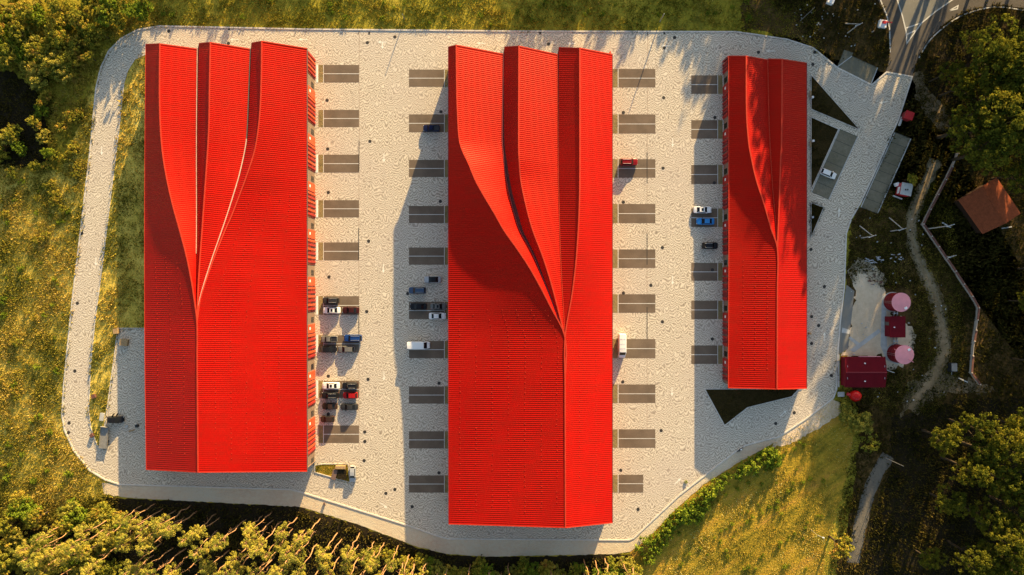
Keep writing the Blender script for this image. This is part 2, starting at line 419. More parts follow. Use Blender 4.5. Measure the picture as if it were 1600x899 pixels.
# ------------------------------------------------------------------ the setting: ground, paving, paths
BIG = 4000
sheet("ground", [(-BIG, -BIG), (BIG, -BIG), (BIG, BIG), (-BIG, BIG)], -0.06, M['verge'])
sheet("meadow", [(-500, 250), (40, 262), (95, 270), (150, 120), (160, 80), (250, 30), (252, 60), (180, 200), (120, 560), (105, 670), (170, 760), (165, 790), (60, 800), (-500, 900)], -0.045, M['meadow'], jit=1.5)
sheet("field", [(985, 850), (1080, 765), (1200, 690), (1300, 625), (1340, 650), (1320, 760), (1290, 860), (1280, 960), (985, 960)], -0.045, M['field'], jit=1.5)
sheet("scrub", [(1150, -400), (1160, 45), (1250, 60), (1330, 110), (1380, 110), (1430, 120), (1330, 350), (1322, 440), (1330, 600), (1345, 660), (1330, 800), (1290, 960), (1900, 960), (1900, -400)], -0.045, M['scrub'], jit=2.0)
sheet("shaded_wood_floor", [(1395, 655), (1440, 640), (1500, 625), (1900, 610), (1900, 960), (1345, 960), (1352, 880), (1368, 800), (1392, 730)], -0.035, M['soil'], jit=2.0)  # dark soil colour stands in for the deep shade under these trees
sheet("shaded_wood_floor", [(1432, 125), (1500, 40), (1900, 40), (1900, 290), (1580, 285), (1500, 230), (1465, 180)], -0.035, M['soil'], jit=2.0)
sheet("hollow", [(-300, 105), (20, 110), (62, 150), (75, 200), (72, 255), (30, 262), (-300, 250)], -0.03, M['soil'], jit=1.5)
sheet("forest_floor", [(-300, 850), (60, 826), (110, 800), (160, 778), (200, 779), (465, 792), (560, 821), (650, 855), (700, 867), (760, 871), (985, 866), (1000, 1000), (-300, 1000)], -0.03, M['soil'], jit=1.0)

YARD = [(248, 41), (480, 46), (800, 49), (1150, 50), (1185, 55), (1230, 62), (1270, 75), (1290, 91), (1308, 106), (1330, 117), (1362, 133), (1385, 113), (1425, 120),
        (1404, 186), (1370, 262), (1344, 318), (1330, 342), (1322, 365), (1319, 450), (1313, 500), (1308, 560), (1307, 608), (1302, 622), (1260, 654), (1216, 683), (1190, 689), (1165, 696), (1150, 705), (1060, 775), (990, 841),
        (982, 844), (700, 842), (688, 839), (640, 822), (470, 769), (455, 765), (187, 757), (165, 750), (140, 735), (116, 705), (101, 672), (97, 648), (100, 600), (112, 480), (125, 370), (140, 245), (150, 140), (157, 108), (170, 80), (190, 60), (215, 47)]
yard = sheet("paved_yard", YARD, 0.02, M['paving'])
PATH = [(160, 755), (187, 757.5), (455, 765.5), (470, 769.5), (640, 822.5), (688, 840), (700, 842.5), (982, 844.5), (990, 841.5), (1060, 775.5), (1150, 705.5), (1165, 696.5), (1190, 689.5), (1216, 683.5), (1211, 691), (1200, 698), (1160, 719), (1100, 757), (1050, 801), (1012, 842), (985, 862), (960, 866), (760, 870), (700, 866), (650, 854), (560, 820), (480, 795), (465, 792), (200, 778), (162, 772)]
sheet("gravel_path", PATH, 0.008, M['gravel'], jit=0.35)
kb = MB().sweep([P(x, y)[:2] + (0.0,) for x, y in YARD], 0.36, 0.14, closed=True)
kb.build("kerb", M['kerb'], yard)
LAWNS = [
    [(262, 85), (228, 85), (211, 93), (200, 110), (194, 130), (186, 205), (173, 310), (161, 410), (149, 500), (142, 570), (139, 640), (142, 668), (150, 690), (156, 702), (160, 690), (166, 650), (173, 600), (181, 540), (184, 513), (262, 513)],
    [(1101, 608), (1252, 608), (1247, 609), (1237, 620), (1168, 637), (1132, 665)],
    [(1267, 117), (1343, 203), (1267, 171)],
    [(1267, 183), (1310, 202), (1267, 296)],
    [(1267, 317), (1287, 324), (1267, 371)],
    [(492, 727), (505, 725), (544, 725), (547, 754), (492, 738)],
]
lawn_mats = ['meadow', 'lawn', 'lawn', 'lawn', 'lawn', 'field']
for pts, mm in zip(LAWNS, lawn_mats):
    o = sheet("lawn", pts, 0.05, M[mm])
    q = [P(x, y)[:2] + (0.0,) for x, y in pts]
    MB().sweep(q, 0.22, 0.15, closed=True).build("lawn_kerb", M['kerb'], o)

def poly_part(name, pts, z, m, parent): return sheet(name, pts, z, m, parent=parent, kind=None)
def line_part(name, pts, w, z, m, parent, h=0.006): return MB().sweep([P(x, y)[:2] + (z,) for x, y in pts], w, h).build(name, m, parent)

# parking bays: (asphalt x0,x1), y spans, planted strip (x0,x1), end line x
def bays(x0, x1, spans, strip, xline):
    for i, (y0, y1) in enumerate(spans):
        xe = x1 if not (x0 > 960 and y0 > 740 and x0 < 1000) else 1005
        b = poly_part("parking_bay", [(x0, y0), (xe, y0), (xe, y1), (x0, y1)], 0.028, M['bay'], yard)
        poly_part("planted_strip", [(strip[0], y0), (strip[1], y0), (strip[1], y1), (strip[0], y1)], 0.028, M['bed'], yard)
        ym = (y0 + y1) / 2
        line_part("bay_line", [(x0, ym), (xe, ym)], 0.16, 0.032, M['paint'], b)
        line_part("bay_line", [(xline, y0), (xline, y1)], 0.14, 0.034, M['paint'], b)
bays(506, 561, [(101.7, 129.3), (172, 199), (242, 270), (313, 340), (379, 407), (463, 492), (524, 551), (595, 622), (665, 692.5)], (497.5, 505), 505.5)
bays(639, 694, [(109, 136), (179, 207), (250, 277), (322, 349), (387, 414), (472, 499), (533, 560), (604, 631), (674, 701), (743, 770)], (694.6, 700), 694.3)
bays(966.5, 1024, [(108, 137), (179, 209), (249, 278), (319, 349), (390, 419), (460, 489), (530, 560), (601, 630), (671, 700), (742, 770)], (957, 965), 965.8)
bays(1080, 1121, [(118, 147), (188, 217), (258, 288), (326, 355), (411, 439), (470, 499), (540, 569)], (1121.8, 1129), 1121.4)
for y0, y1 in [(118, 147), (188, 217), (258, 288), (326, 355), (411, 439), (470, 499), (540, 569)]:
    line_part("threshold_slab", [(1131, y0), (1131, y1)], 0.5, 0.022, M['white'], yard, 0.04)
for y0, y1 in [(101.7, 129.3), (242, 270), (313, 340), (379, 407), (463, 492), (524, 551), (595, 622)]:
    line_part("threshold_slab", [(495.6, y0), (495.6, y1)], 0.5, 0.022, M['white'], yard, 0.04)
for x, y0, y1 in [(561, 220, 268), (560.5, 357, 406), (560.8, 478, 523), (1011, 238, 287), (1011, 365, 414), (1011, 480, 530), (561, 47, 53), (1012, 50, 56)]:
    line_part("drain_channel", [(x, y0), (x, y1)], 0.2, 0.035, M['iron'], yard, 0.012)
for pts in [[(561.3, 54), (561.3, 219)], [(560.9, 269), (560.7, 356)], [(560.7, 407), (560.8, 477)], [(561, 524), (561, 700)], [(1012, 57), (1011.3, 237)], [(1011, 288), (1011, 364)], [(1011, 415), (1011, 479)], [(1011, 531), (1011, 700)]]:
    line_part("paving_seam", pts, 0.2, 0.018, M["seam"], yard, 0.006)
COVERS = [(511, 157), (512, 233), (578, 221), (574, 67), (617, 58), (689, 175), (513, 301), (576, 377), (514, 433), (573, 487), (575, 593), (513, 588), (688, 315), (637, 459), (686, 599), (570, 675), (570, 690), (569, 720), (617, 765), (603, 771), (644, 792), (686, 739), (513, 647), (857, 69), (1054, 59), (1038, 75), (1037, 153), (974, 176), (1036, 263), (1117, 184), (1116, 286), (1185, 82), (974, 316), (1035, 387), (1017, 446), (974, 458), (1035, 503), (1113, 422), (1113, 530), (973, 597), (1033, 673), (970, 735), (997, 796), (1288, 448), (1268, 495), (1279, 509), (1268, 537), (1299, 587), (1267, 390), (1273, 82), (1270, 101), (1241, 645), (1212, 662), (264, 49), (128, 365), (121, 474), (117, 580), (108, 661), (107, 676), (357, 68)]
cov_me = None
for x, y in COVERS:
    if cov_me is None:
        o = MB().lathe([(0.46, 0), (0.46, 0.012), (0.38, 0.018)], n=14).build("drain_cover", M['iron'], yard, world=False); cov_me = o.data
    else: o = link("drain_cover", cov_me, yard)
    p = P(x, y); o.location = (p.x, p.y, 0.024)
for x, y in [(577, 52), (1038, 52), (844, 52), (358, 45)]:
    p = P(x, y); MB().box((p.x, p.y, 0.034), (0.5, 0.8, 0.016)).build("drain_grate", M['iron'], yard)

arrow_me = {}
def arrow(x, y, ang, L=14.0, double=False):
    key = (round(L), double)
    if key not in arrow_me:
        l = L * S; mb = MB()
        def a(dx, dy, rz, l):
            c, s = math.cos(rz), math.sin(rz)
            T = lambda u, v: (dx + u * c - v * s, dy + u * s + v * c, 0)
            mb.add([T(-l/2, -.11), (T(l*.15, -.11)), T(l*.15, .11), T(-l/2, .11)], [(0, 1, 2, 3)])
            mb.add([T(l*.15, -.42), T(l/2, 0), T(l*.15, .42)], [(0, 1, 2)])
        a(0, 0, 0, l)
        if double: a(-.1, .95, math.pi / 2, 1.75)
        o = mb.build("painted_arrow", M['faint_paint'], yard, world=False); arrow_me[key] = o.data
    else: o = link("painted_arrow", arrow_me[key], yard)
    p = P(x, y); o.location = (p.x, p.y, 0.03); o.rotation_euler = (0, 0, math.radians(ang))
for x, y, a_, d in [(473, 62, 180, 0), (752, 68, 180, 0), (893, 68, 180, 0), (597, 66, 180, 1), (1040, 72, 180, 1), (159, 236, -90, 0), (150, 409, -90, 0), (600, 247, -90, 0), (599, 420, -90, 0), (600, 588, -90, 0),
                    (1051, 223, -90, 0), (1051, 438, -90, 0), (1050, 612, -90, 0), (600, 790, -40, 0), (1059, 752, 42, 0), (1224, 646, 42, 0), (1311, 333, 85, 0), (1288, 526, 90, 0), (1204, 80, 180, 0), (1380, 160, 190, 0), (366, 62, 180, 0)]:
    arrow(x, y, a_, 14.0, bool(d))

# grass-grid parking places and slabs
def grid_park(pts, na, nb):
    o = sheet("grid_parking", pts, 0.03, M['grid_paver'])
    q = [P(x, y) for x, y in pts]
    a0, a1, a2, a3 = q
    for i in range(na + 1):
        t = i / na; u = a0.lerp(a3, t); v = a1.lerp(a2, t)
        MB().sweep([(u.x, u.y, 0.034), (v.x, v.y, 0.034)], 0.13, 0.012).build("stall_line", M['stall'], o)
    for u, v in ((a0, a3), (a1, a2)):
        MB().sweep([(u.x, u.y, 0.03), (v.x, v.y, 0.03)], 0.24, 0.07).build("edging", M['concrete'], o)
grid_park([(1312, 202), (1340, 214), (1295, 312), (1268, 300)], 6, 1)
grid_park([(1398, 207), (1423, 217), (1371, 334), (1345, 324)], 8, 1)
grid_park([(1331, 88), (1371, 106), (1361, 131), (1308, 105)][::-1], 1, 4)
o = sheet("grid_parking", [(1319, 78), (1333, 83), (1331, 88), (1308, 104.5)], 0.03, M['grid_paver'])
sheet("concrete_apron", [(1322.5, 445), (1335, 455), (1325, 545), (1309, 555), (1314, 500)], 0.025, M['road_pale'])
sheet("concrete_apron", [(1316, 512), (1328.5, 516), (1327, 522), (1315, 520)], 0.033, M['concrete'])

ROAD = [(1300, -160), (1372, 0), (1384, 25), (1390, 50), (1391, 80), (1388, 100), (1384, 112), (1425, 120), (1434, 92), (1450, 62), (1475, 38), (1500, 22), (1530, 12), (1560, 8), (1600, 13), (1740, 50), (1740, -60), (1500, -160)]
road = sheet("asphalt_road", ROAD, -0.01, M['road'])
poly_part("road_island", [(1403, 0), (1398, -20), (1510, -20), (1487, 0), (1462, 18), (1440, 36), (1418, 66), (1413, 40)], -0.004, M['road_pale'], road)
for pts in [[(1374, -4), (1386, 25), (1390, 45), (1391, 82)], [(1400, -6), (1410, 25), (1416, 50), (1417, 68), (1440, 36), (1462, 18), (1494, -4)],
            [(1436, 91), (1452, 64), (1477, 41), (1502, 25), (1531, 15), (1560, 11), (1600, 16)], [(1416, 44), (1437, 37)], [(1417, 54), (1430, 48)], [(1483, 17), (1497, 9), (1496, 14), (1483, 17)]]:
    line_part("road_line", smooth_poly(pts, 3, False) if len(pts) > 4 and pts[0] != (1400, -6) else pts, 0.32, 0.0, M['paint'], road)

TRACK = smooth_poly([(1462, 250), (1448, 285), (1432, 318), (1424, 350), (1428, 385), (1442, 420), (1458, 455), (1470, 500), (1474, 545), (1462, 585), (1440, 612), (1420, 640)], 4, False)
def strip_poly(line, w):
    L, Rr = [], []
    for i, p in enumerate(line):
        a = line[max(i-1, 0)]; b = line[min(i+1, len(line)-1)]
        dx, dy = b[0]-a[0], b[1]-a[1]; l = math.hypot(dx, dy) or 1
        ww = w(i / (len(line)-1)) if callable(w) else w
        L.append((p[0] - dy/l*ww/2, p[1] + dx/l*ww/2)); Rr.append((p[0] + dy/l*ww/2, p[1] - dx/l*ww/2))
    return L + Rr[::-1]
sheet("dirt_track", strip_poly(TRACK, lambda t: 19 + 16 * max(0, t - .35)), -0.02, M['track'], jit=1.6)
for off in (-5, 5):
    q = [(p[0] + off, p[1]) for p in TRACK[:30]]
    sheet("wheel_rut", strip_poly(q, 4.0), -0.012, M['rut'], jit=0.9)
sheet("dirt_track", [(1425, 118), (1440, 112), (1450, 140), (1478, 170), (1490, 200), (1470, 205), (1450, 185), (1432, 155)], -0.02, M['track'], jit=1.5)
sheet("dirt_track", [(1420, 600), (1480, 585), (1540, 600), (1560, 612), (1480, 615), (1430, 640), (1405, 650)], -0.021, M['track'], jit=2.0)
sheet("sandy_yard", [(1326, 425), (1340, 402), (1362, 410), (1382, 432), (1384, 460), (1394, 500), (1425, 510), (1432, 535), (1410, 575), (1385, 580), (1378, 556), (1312, 556), (1326, 545), (1336, 455)], -0.022, M['sand'], jit=1.6)
sheet("sandy_bank", [(1216, 684), (1300, 624), (1315, 630), (1318, 645), (1280, 668), (1240, 692), (1205, 702)], -0.02, M['sand'], jit=0.9)
sheet("narrow_path", strip_poly(smooth_poly([(1388, 712), (1372, 738), (1358, 770), (1347, 810), (1338, 850), (1333, 880)], 4, False), 20), -0.02, M['gravel_grey'], jit=0.5)
ya = sheet("slab_path", [(1328, 547), (1334, 551), (1376, 519), (1373, 514)], 0.0, M['concrete'])
poly_part("slab", [(1325, 528), (1329, 526), (1345, 538), (1341, 542)], 0.005, M['concrete'], ya)
sheet("tank_apron", [(1378, 463), (1384, 460), (1386, 540), (1393, 560), (1405, 566), (1402, 570), (1384, 562), (1376, 540)], -0.012, M['concrete'])

# ------------------------------------------------------------------ the three red-roofed halls
def hall(name, label, L, slopes, steps, ridges, gutters, nrib, eaves, walls, guards, seed):
    """L: line name -> dict(px keys, z keys, y range). slopes: pairs of lines, left to right."""
    for k, d in L.items():
        d['px'] = smooth_keys(d['px']); d['z'] = smooth_keys(d['z'])
    def pt(line, t, dz=0.0):
        d = L[line]; y = d['y'][0] + (d['y'][1] - d['y'][0]) * t
        return P(interp(d['px'], y), y, interp(d['z'], y)) + Vector((0, 0, dz))
    a = pt(slopes[0][0], 0.5); b = pt(slopes[-1][1], 0.5)
    root = thing(name, ((a.x + b.x) / 2, (a.y + b.y) / 2, 0)); tag(root, label, "building", "red-roofed halls")
    full = L[slopes[0][0]]['y']
    for la, lb in slopes:
        span = (L[la]['y'][1] - L[la]['y'][0]) / (full[1] - full[0])
        n = max(8, int(nrib * span)); nu = 7
        ts = []
        for r in range(n):
            for q, h in ((0.0, 0.0), (0.34, 0.0), (0.5, 1.0), (0.84, 1.0)):
                ts.append(((r + q) / n, h))
        ts.append((1.0, 0.0))
        vs, fs = [], []
        for t, h in ts:
            pa, pb = pt(la, t), pt(lb, t)
            for u in range(nu + 1):
                p = pa.lerp(pb, u / nu); vs.append(p + Vector((0, 0, 0.028 * h)))
        for i in range(len(ts) - 1):
            for u in range(nu):
                k = i * (nu + 1) + u; fs.append((k, k + 1, k + nu + 2, k + nu + 1))
        MB().add(vs, fs).build("roof_slope", M['roof'], root)
        for t, dy in ((0, 0.0), (1, 0.0)):
            if t == 1 and L[la]['y'][1] < full[1] - 40: continue
            pa, pb = pt(la, t), pt(lb, t)
            d = Vector((0, 0.05 if t == 0 else -0.05, 0))
            mb = MB(); mb.quad(pa + d + Vector((0, 0, .09)), pb + d + Vector((0, 0, .09)), pb + d - Vector((0, 0, .5)), pa + d - Vector((0, 0, .5)))
            mb.quad(pa - d * 4 + Vector((0, 0, .09)), pb - d * 4 + Vector((0, 0, .09)), pb + d + Vector((0, 0, .09)), pa + d + Vector((0, 0, .09)))
            mb.build("verge_trim", M['roof_trim'], root)
            # gable wall under this slope
            iy = -0.9 if t == 0 else 0.9
            w = MB(); o1 = Vector((0, iy, -0.25))
            w.quad(pa + o1, pb + o1, Vector((pb.x, pb.y + iy, 0)), Vector((pa.x, pa.y + iy, 0))); w.build("gable_wall", M['wall'], root)
            nwin = max(1, int(abs(pb.x - pa.x) / 4.2)); sg = 1 if t == 0 else -1
            for q in range(nwin):
                c = pa.lerp(pb, (q + .5) / nwin); hh = min(3.0, c.z - 2.5)
                if hh > 1 and abs(pb.x - pa.x) > 2.5:
                    MB().box((c.x, c.y + iy + sg * 0.03, 1.0 + hh / 2), (2.0, 0.1, hh)).build("gable_window", M['glass'], root)
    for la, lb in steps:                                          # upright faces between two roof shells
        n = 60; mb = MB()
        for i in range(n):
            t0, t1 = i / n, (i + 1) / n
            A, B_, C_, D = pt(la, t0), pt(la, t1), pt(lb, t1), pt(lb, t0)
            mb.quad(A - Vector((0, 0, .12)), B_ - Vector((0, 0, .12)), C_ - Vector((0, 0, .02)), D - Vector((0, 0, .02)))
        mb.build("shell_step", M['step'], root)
    for r_ in ridges:
        n = 80; pts = [pt(r_, i / n, 0.05) for i in range(n + 1)]
        MB().sweep(pts, 0.34, 0.07).build("ridge_cap", M['roof_trim'], root)
    for g, m_, w_, ta, tb in gutters:
        n = 60; pts = [pt(g, ta + (tb - ta) * i / n, 0.04) for i in range(n + 1)]
        MB().sweep(pts, w_, 0.12).build("gutter", M[m_], root)
    for e, m_ in eaves:
        n = 30; pts = [pt(e, i / n, -0.22) for i in range(n + 1)]
        MB().sweep(pts, 0.16, 0.3).build("eaves_gutter", M[m_], root)
    for e, inset in walls:                                        # long side walls
        p0, p1 = pt(e, 0), pt(e, 1); zt = min(p0.z, p1.z) - 0.3
        x = (p0.x + p1.x) / 2 + inset
        ym = (p0.y + p1.y) / 2; ln = abs(p0.y - p1.y) - 1.8
        MB().box((x, ym, zt / 2), (0.3, ln, zt)).build("side_wall", M['wall'], root)
    # small snow stops in rows over the single-pitch part
    mb = MB(); rr = random.Random(seed)
    for la, lb, us, t0, t1, st in guards:
        for u in us:
            k = int((t1 - t0) * nrib / st)
            for i in range(k):
                t = t0 + (t1 - t0) * i / k
                if rr.random() < 0.25: continue
                p = pt(la, t).lerp(pt(lb, t), u + rr.uniform(-.004, .004)); s = rr.uniform(.5, 1.0)
                mb.box((p.x, p.y, p.z + 0.07), (0.16 * s, 0.22, 0.05))
    o = mb.build("snow_stop", M['roof_trim'], root); o["kind"] = "stuff"
    return root, pt

A_ = {
 'L': dict(px=[(69, 228), (200, 226.8), (350, 226), (560, 226.6), (735, 228.6)], z=[(69, 7.0), (300, 6.5), (500, 6.1), (735, 6.0)], y=(69.2, 734.2)),
 'R1': dict(px=[(68, 250), (150, 249.5), (200, 251), (240, 254.5), (280, 261), (320, 270), (360, 281), (400, 291.5), (440, 299.5), (470, 304), (503, 308), (560, 308.3), (738, 309.5)], z=[(68, 9.6), (200, 10.0), (300, 10.7), (400, 11.1), (503, 11.3), (738, 11.3)], y=(68.3, 738.5)),
 'R1b': dict(px=[(68, 250), (150, 249.5), (200, 251), (240, 254.5), (280, 261), (320, 270), (360, 281), (400, 291.5), (440, 299.5), (470, 304), (503, 308)], z=[(68, 9.6), (200, 10.0), (300, 10.7), (400, 11.1), (503, 11.3)], y=(68.3, 503)),
 'V1a': dict(px=[(76, 308.5), (200, 307.2), (360, 307.2), (440, 306.5), (503, 308)], z=[(76, 6.9), (300, 8.1), (440, 10.1), (503, 11.25)], y=(76.4, 503)),
 'V1b': dict(px=[(68, 310.8), (200, 308.4), (360, 308.2), (440, 307.3), (503, 308)], z=[(67, 7.1), (300, 8.25), (440, 10.25), (503, 11.27)], y=(67.8, 503)),
 'R2': dict(px=[(66, 329), (130, 327.7), (200, 326.5), (260, 323), (330, 318), (360, 316), (400, 313), (450, 310), (503, 308)], z=[(66, 9.4), (200, 9.85), (300, 10.0), (360, 10.1), (440, 10.7), (503, 11.3)], y=(66.2, 503)),
 'V2a': dict(px=[(76, 391.5), (150, 388.5), (200, 386.5), (228, 384), (270, 375), (298, 367), (330, 357), (360, 347), (400, 333), (442, 319.5), (470, 312), (503, 308)], z=[(76, 6.7), (228, 7.4), (298, 8.4), (400, 9.9), (503, 11.25)], y=(76.7, 503)),
 'V2b': dict(px=[(67, 392.8), (150, 390), (200, 388), (228, 385.4), (270, 376.2), (298, 368), (330, 357.6), (360, 347.4), (400, 333.3), (442, 319.6), (470, 312), (503, 308)], z=[(67, 6.95), (228, 7.6), (298, 8.55), (400, 10.05), (503, 11.27)], y=(67.3, 503)),
 'R3b': dict(px=[(64, 409.2), (120, 408.6), (165, 407), (200, 404), (236, 398), (271, 387), (305, 374.5), (340, 361), (360, 352), (400, 336), (442, 321), (470, 313), (503, 308)], z=[(64, 9.1), (200, 9.4), (236, 9.35), (271, 9.4), (305, 9.4), (360, 9.75), (400, 10.25), (503, 11.3)], y=(64.2, 503)),
 'R3': dict(px=[(64, 409.2), (120, 408.6), (165, 407), (200, 404), (236, 398), (271, 387), (305, 374.5), (340, 361), (360, 352), (400, 336), (442, 321), (470, 313), (503, 308), (560, 308.3), (738, 309.5)], z=[(64, 9.1), (200, 9.4), (236, 9.35), (271, 9.4), (305, 9.4), (360, 9.75), (400, 10.25), (503, 11.3), (738, 11.3)], y=(64.2, 738.5)),
 'E': dict(px=[(75, 480), (737, 480.2)], z=[(75, 7.5), (300, 7.6), (737, 7.5)], y=(75.7, 737)),
}
for k_, d_ in A_.items():
    if k_ != 'E': d_['z'] = [(y_, z_ + 0.75) for y_, z_ in d_['z']]
hallA, ptA = hall("market_hall", "large red pleated-roof hall beside the grass strip with the looping road, orange side facade showing", A_,
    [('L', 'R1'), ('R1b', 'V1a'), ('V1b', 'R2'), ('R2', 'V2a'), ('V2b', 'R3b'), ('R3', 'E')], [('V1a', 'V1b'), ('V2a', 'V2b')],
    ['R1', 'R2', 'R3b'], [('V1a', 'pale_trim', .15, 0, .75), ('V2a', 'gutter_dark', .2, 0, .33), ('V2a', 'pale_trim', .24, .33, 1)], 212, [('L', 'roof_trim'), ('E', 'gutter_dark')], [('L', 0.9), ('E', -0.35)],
    [('L', 'R1', (.25, .5, .75), .5, .97, 2.5), ('R3', 'E', (.16, .3, .44, .6, .74, .9), .35, .98, 2.5)], 1)
B_ = {
 'L': dict(px=[(73, 700.5), (450, 700.4), (819, 701)], z=[(73, 10.0), (200, 9.9), (300, 9.4), (420, 8.4), (520, 8.0), (819, 7.7)], y=(73.4, 819.3)),
 'R1': dict(px=[(70, 713), (149, 714), (176, 715), (217, 717.6), (234, 722), (255, 732), (284, 744), (314, 761), (335, 773.5), (360, 787.5), (386, 806), (416, 826), (444, 842), (480, 860.5), (527, 883), (600, 883), (825, 883.5)], z=[(70, 11.2), (217, 11.7), (255, 12.3), (300, 12.8), (360, 12.8), (440, 12.2), (527, 11.4), (825, 11.2)], y=(70.3, 825)),
 'V1a': dict(px=[(84, 786.5), (185, 785), (220, 784.6), (236, 786), (271, 789.7), (307, 796.8), (335, 804), (360, 812), (392, 830), (426, 844.5), (466, 860.8), (527, 883)], z=[(84, 7.2), (300, 9.0), (440, 10.6), (527, 11.35)], y=(84.4, 527)),
 'V1b': dict(px=[(73, 788), (220, 788), (250, 791.5), (300, 800), (335, 810), (360, 817), (400, 836.5), (440, 852), (480, 867), (527, 883)], z=[(73, 7.4), (300, 9.1), (440, 10.7), (527, 11.37)], y=(73.5, 527)),
 'R2': dict(px=[(72, 811), (220, 810.5), (244, 811), (280, 813.7), (321, 822), (358, 832), (406, 850), (454, 864.5), (527, 883)], z=[(72, 10.2), (244, 11.2), (280, 11.0), (321, 11.2), (358, 11.3), (406, 11.35), (454, 11.4), (527, 11.4)], y=(72, 527)),
 'V2a': dict(px=[(85, 871), (264, 872.3), (325, 873.8), (380, 875.2), (460, 879), (527, 883)], z=[(85, 7.2), (300, 8.8), (440, 10.5), (527, 11.35)], y=(85, 527)),
 'V2b': dict(px=[(74, 873), (264, 873.2), (325, 874.6), (380, 876), (460, 879.5), (527, 883)], z=[(74, 7.4), (300, 8.95), (440, 10.6), (527, 11.37)], y=(74.2, 527)),
 'R3b': dict(px=[(75, 906), (289, 906), (342, 904.5), (370, 903), (410, 900), (460, 894), (527, 883)], z=[(75, 10.5), (300, 11.6), (370, 11.7), (460, 11.55), (527, 11.4)], y=(75, 527)),
 'R3': dict(px=[(75, 906), (289, 906), (342, 904.5), (370, 903), (410, 900), (460, 894), (527, 883), (600, 883), (825, 883.5)], z=[(75, 10.5), (300, 11.6), (370, 11.7), (460, 11.55), (527, 11.4), (825, 11.2)], y=(75, 825)),
 'E': dict(px=[(85, 957), (817, 957)], z=[(85, 6.6), (300, 6.8), (817, 6.8)], y=(85, 817.3)),
}
B_['R1b'] = dict(px=B_['R1']['px'][:15], z=B_['R1']['z'][:7], y=(70.3, 527))
hallB, ptB = hall("market_hall", "widest red pleated-roof hall standing in the middle between the two parking yards", B_,
    [('L', 'R1'), ('R1b', 'V1a'), ('V1b', 'R2'), ('R2', 'V2a'), ('V2b', 'R3b'), ('R3', 'E')], [('V1a', 'V1b'), ('V2a', 'V2b')],
    ['R1', 'R2', 'R3'], [('V1a', 'dark_red', .2, 0, 1), ('V2a', 'roof_trim', .12, 0, 1)], 238, [('L', 'dark_red'), ('E', 'dark_red')], [('L', 0.8), ('E', -0.8)],
    [('L', 'R1', (.1, .24, .38, .52, .66, .8, .93), .55, .98, 2.5), ('R3', 'E', (.3, .65), .62, .97, 2.5)], 2)
C_ = {
 'L': dict(px=[(87, 1138.5), (350, 1138.8), (607, 1138)], z=[(87, 4.9), (300, 4.9), (607, 4.8)], y=(87.5, 606.5)),
 'R1': dict(px=[(87, 1166), (180, 1166.5), (225, 1170), (240, 1172.5), (279, 1181), (322, 1194.7), (355, 1204), (388, 1214.5), (450, 1214.5), (608, 1214)], z=[(87, 7.2), (300, 7.5), (388, 7.0), (608, 6.5)], y=(87.5, 608.5)),
 'V1a': dict(px=[(93, 1199), (180, 1201), (222, 1202.5), (293, 1207), (340, 1211), (388, 1214.5)], z=[(93, 4.7), (300, 5.9), (388, 6.95)], y=(93.5, 388)),
 'V1b': dict(px=[(92, 1200), (180, 1202), (222, 1203.4), (293, 1207.8), (340, 1211.5), (388, 1214.5)], z=[(92, 4.85), (300, 6.0), (388, 6.96)], y=(92, 388)),
 'R2b': dict(px=[(92, 1222), (222, 1221), (258, 1219.3), (329, 1217), (388, 1214.5)], z=[(92, 6.8), (222, 7.1), (300, 7.0), (388, 7.0)], y=(92.5, 388)),
 'R2': dict(px=[(92, 1222), (222, 1221), (258, 1219.3), (329, 1217), (388, 1214.5), (450, 1214.5), (608, 1214)], z=[(92, 6.8), (222, 7.1), (300, 7.0), (388, 7.0), (608, 6.5)], y=(92.5, 608.5)),
 'E': dict(px=[(98, 1260.5), (608, 1260.5)], z=[(98, 3.6), (608, 3.6)], y=(98.5, 607.5)),
}
C_['R1b'] = dict(px=C_['R1']['px'][:8], z=C_['R1']['z'][:3], y=(87.5, 388))
hallC, ptC = hall("market_hall", "narrow red-roofed hall, smallest of the three, tree shadow dappling its roof", C_,
    [('L', 'R1'), ('R1b', 'V1a'), ('V1b', 'R2b'), ('R2', 'E')], [('V1a', 'V1b')],
    ['R1', 'R2b'], [('V1a', 'roof_trim', .16, 0, 1)], 166, [('L', 'roof_trim'), ('E', 'dark_red')], [('L', 0.25), ('E', -0.9)],
    [('L', 'R1', (.3, .55, .8), .6, .97, 2.5)], 3)

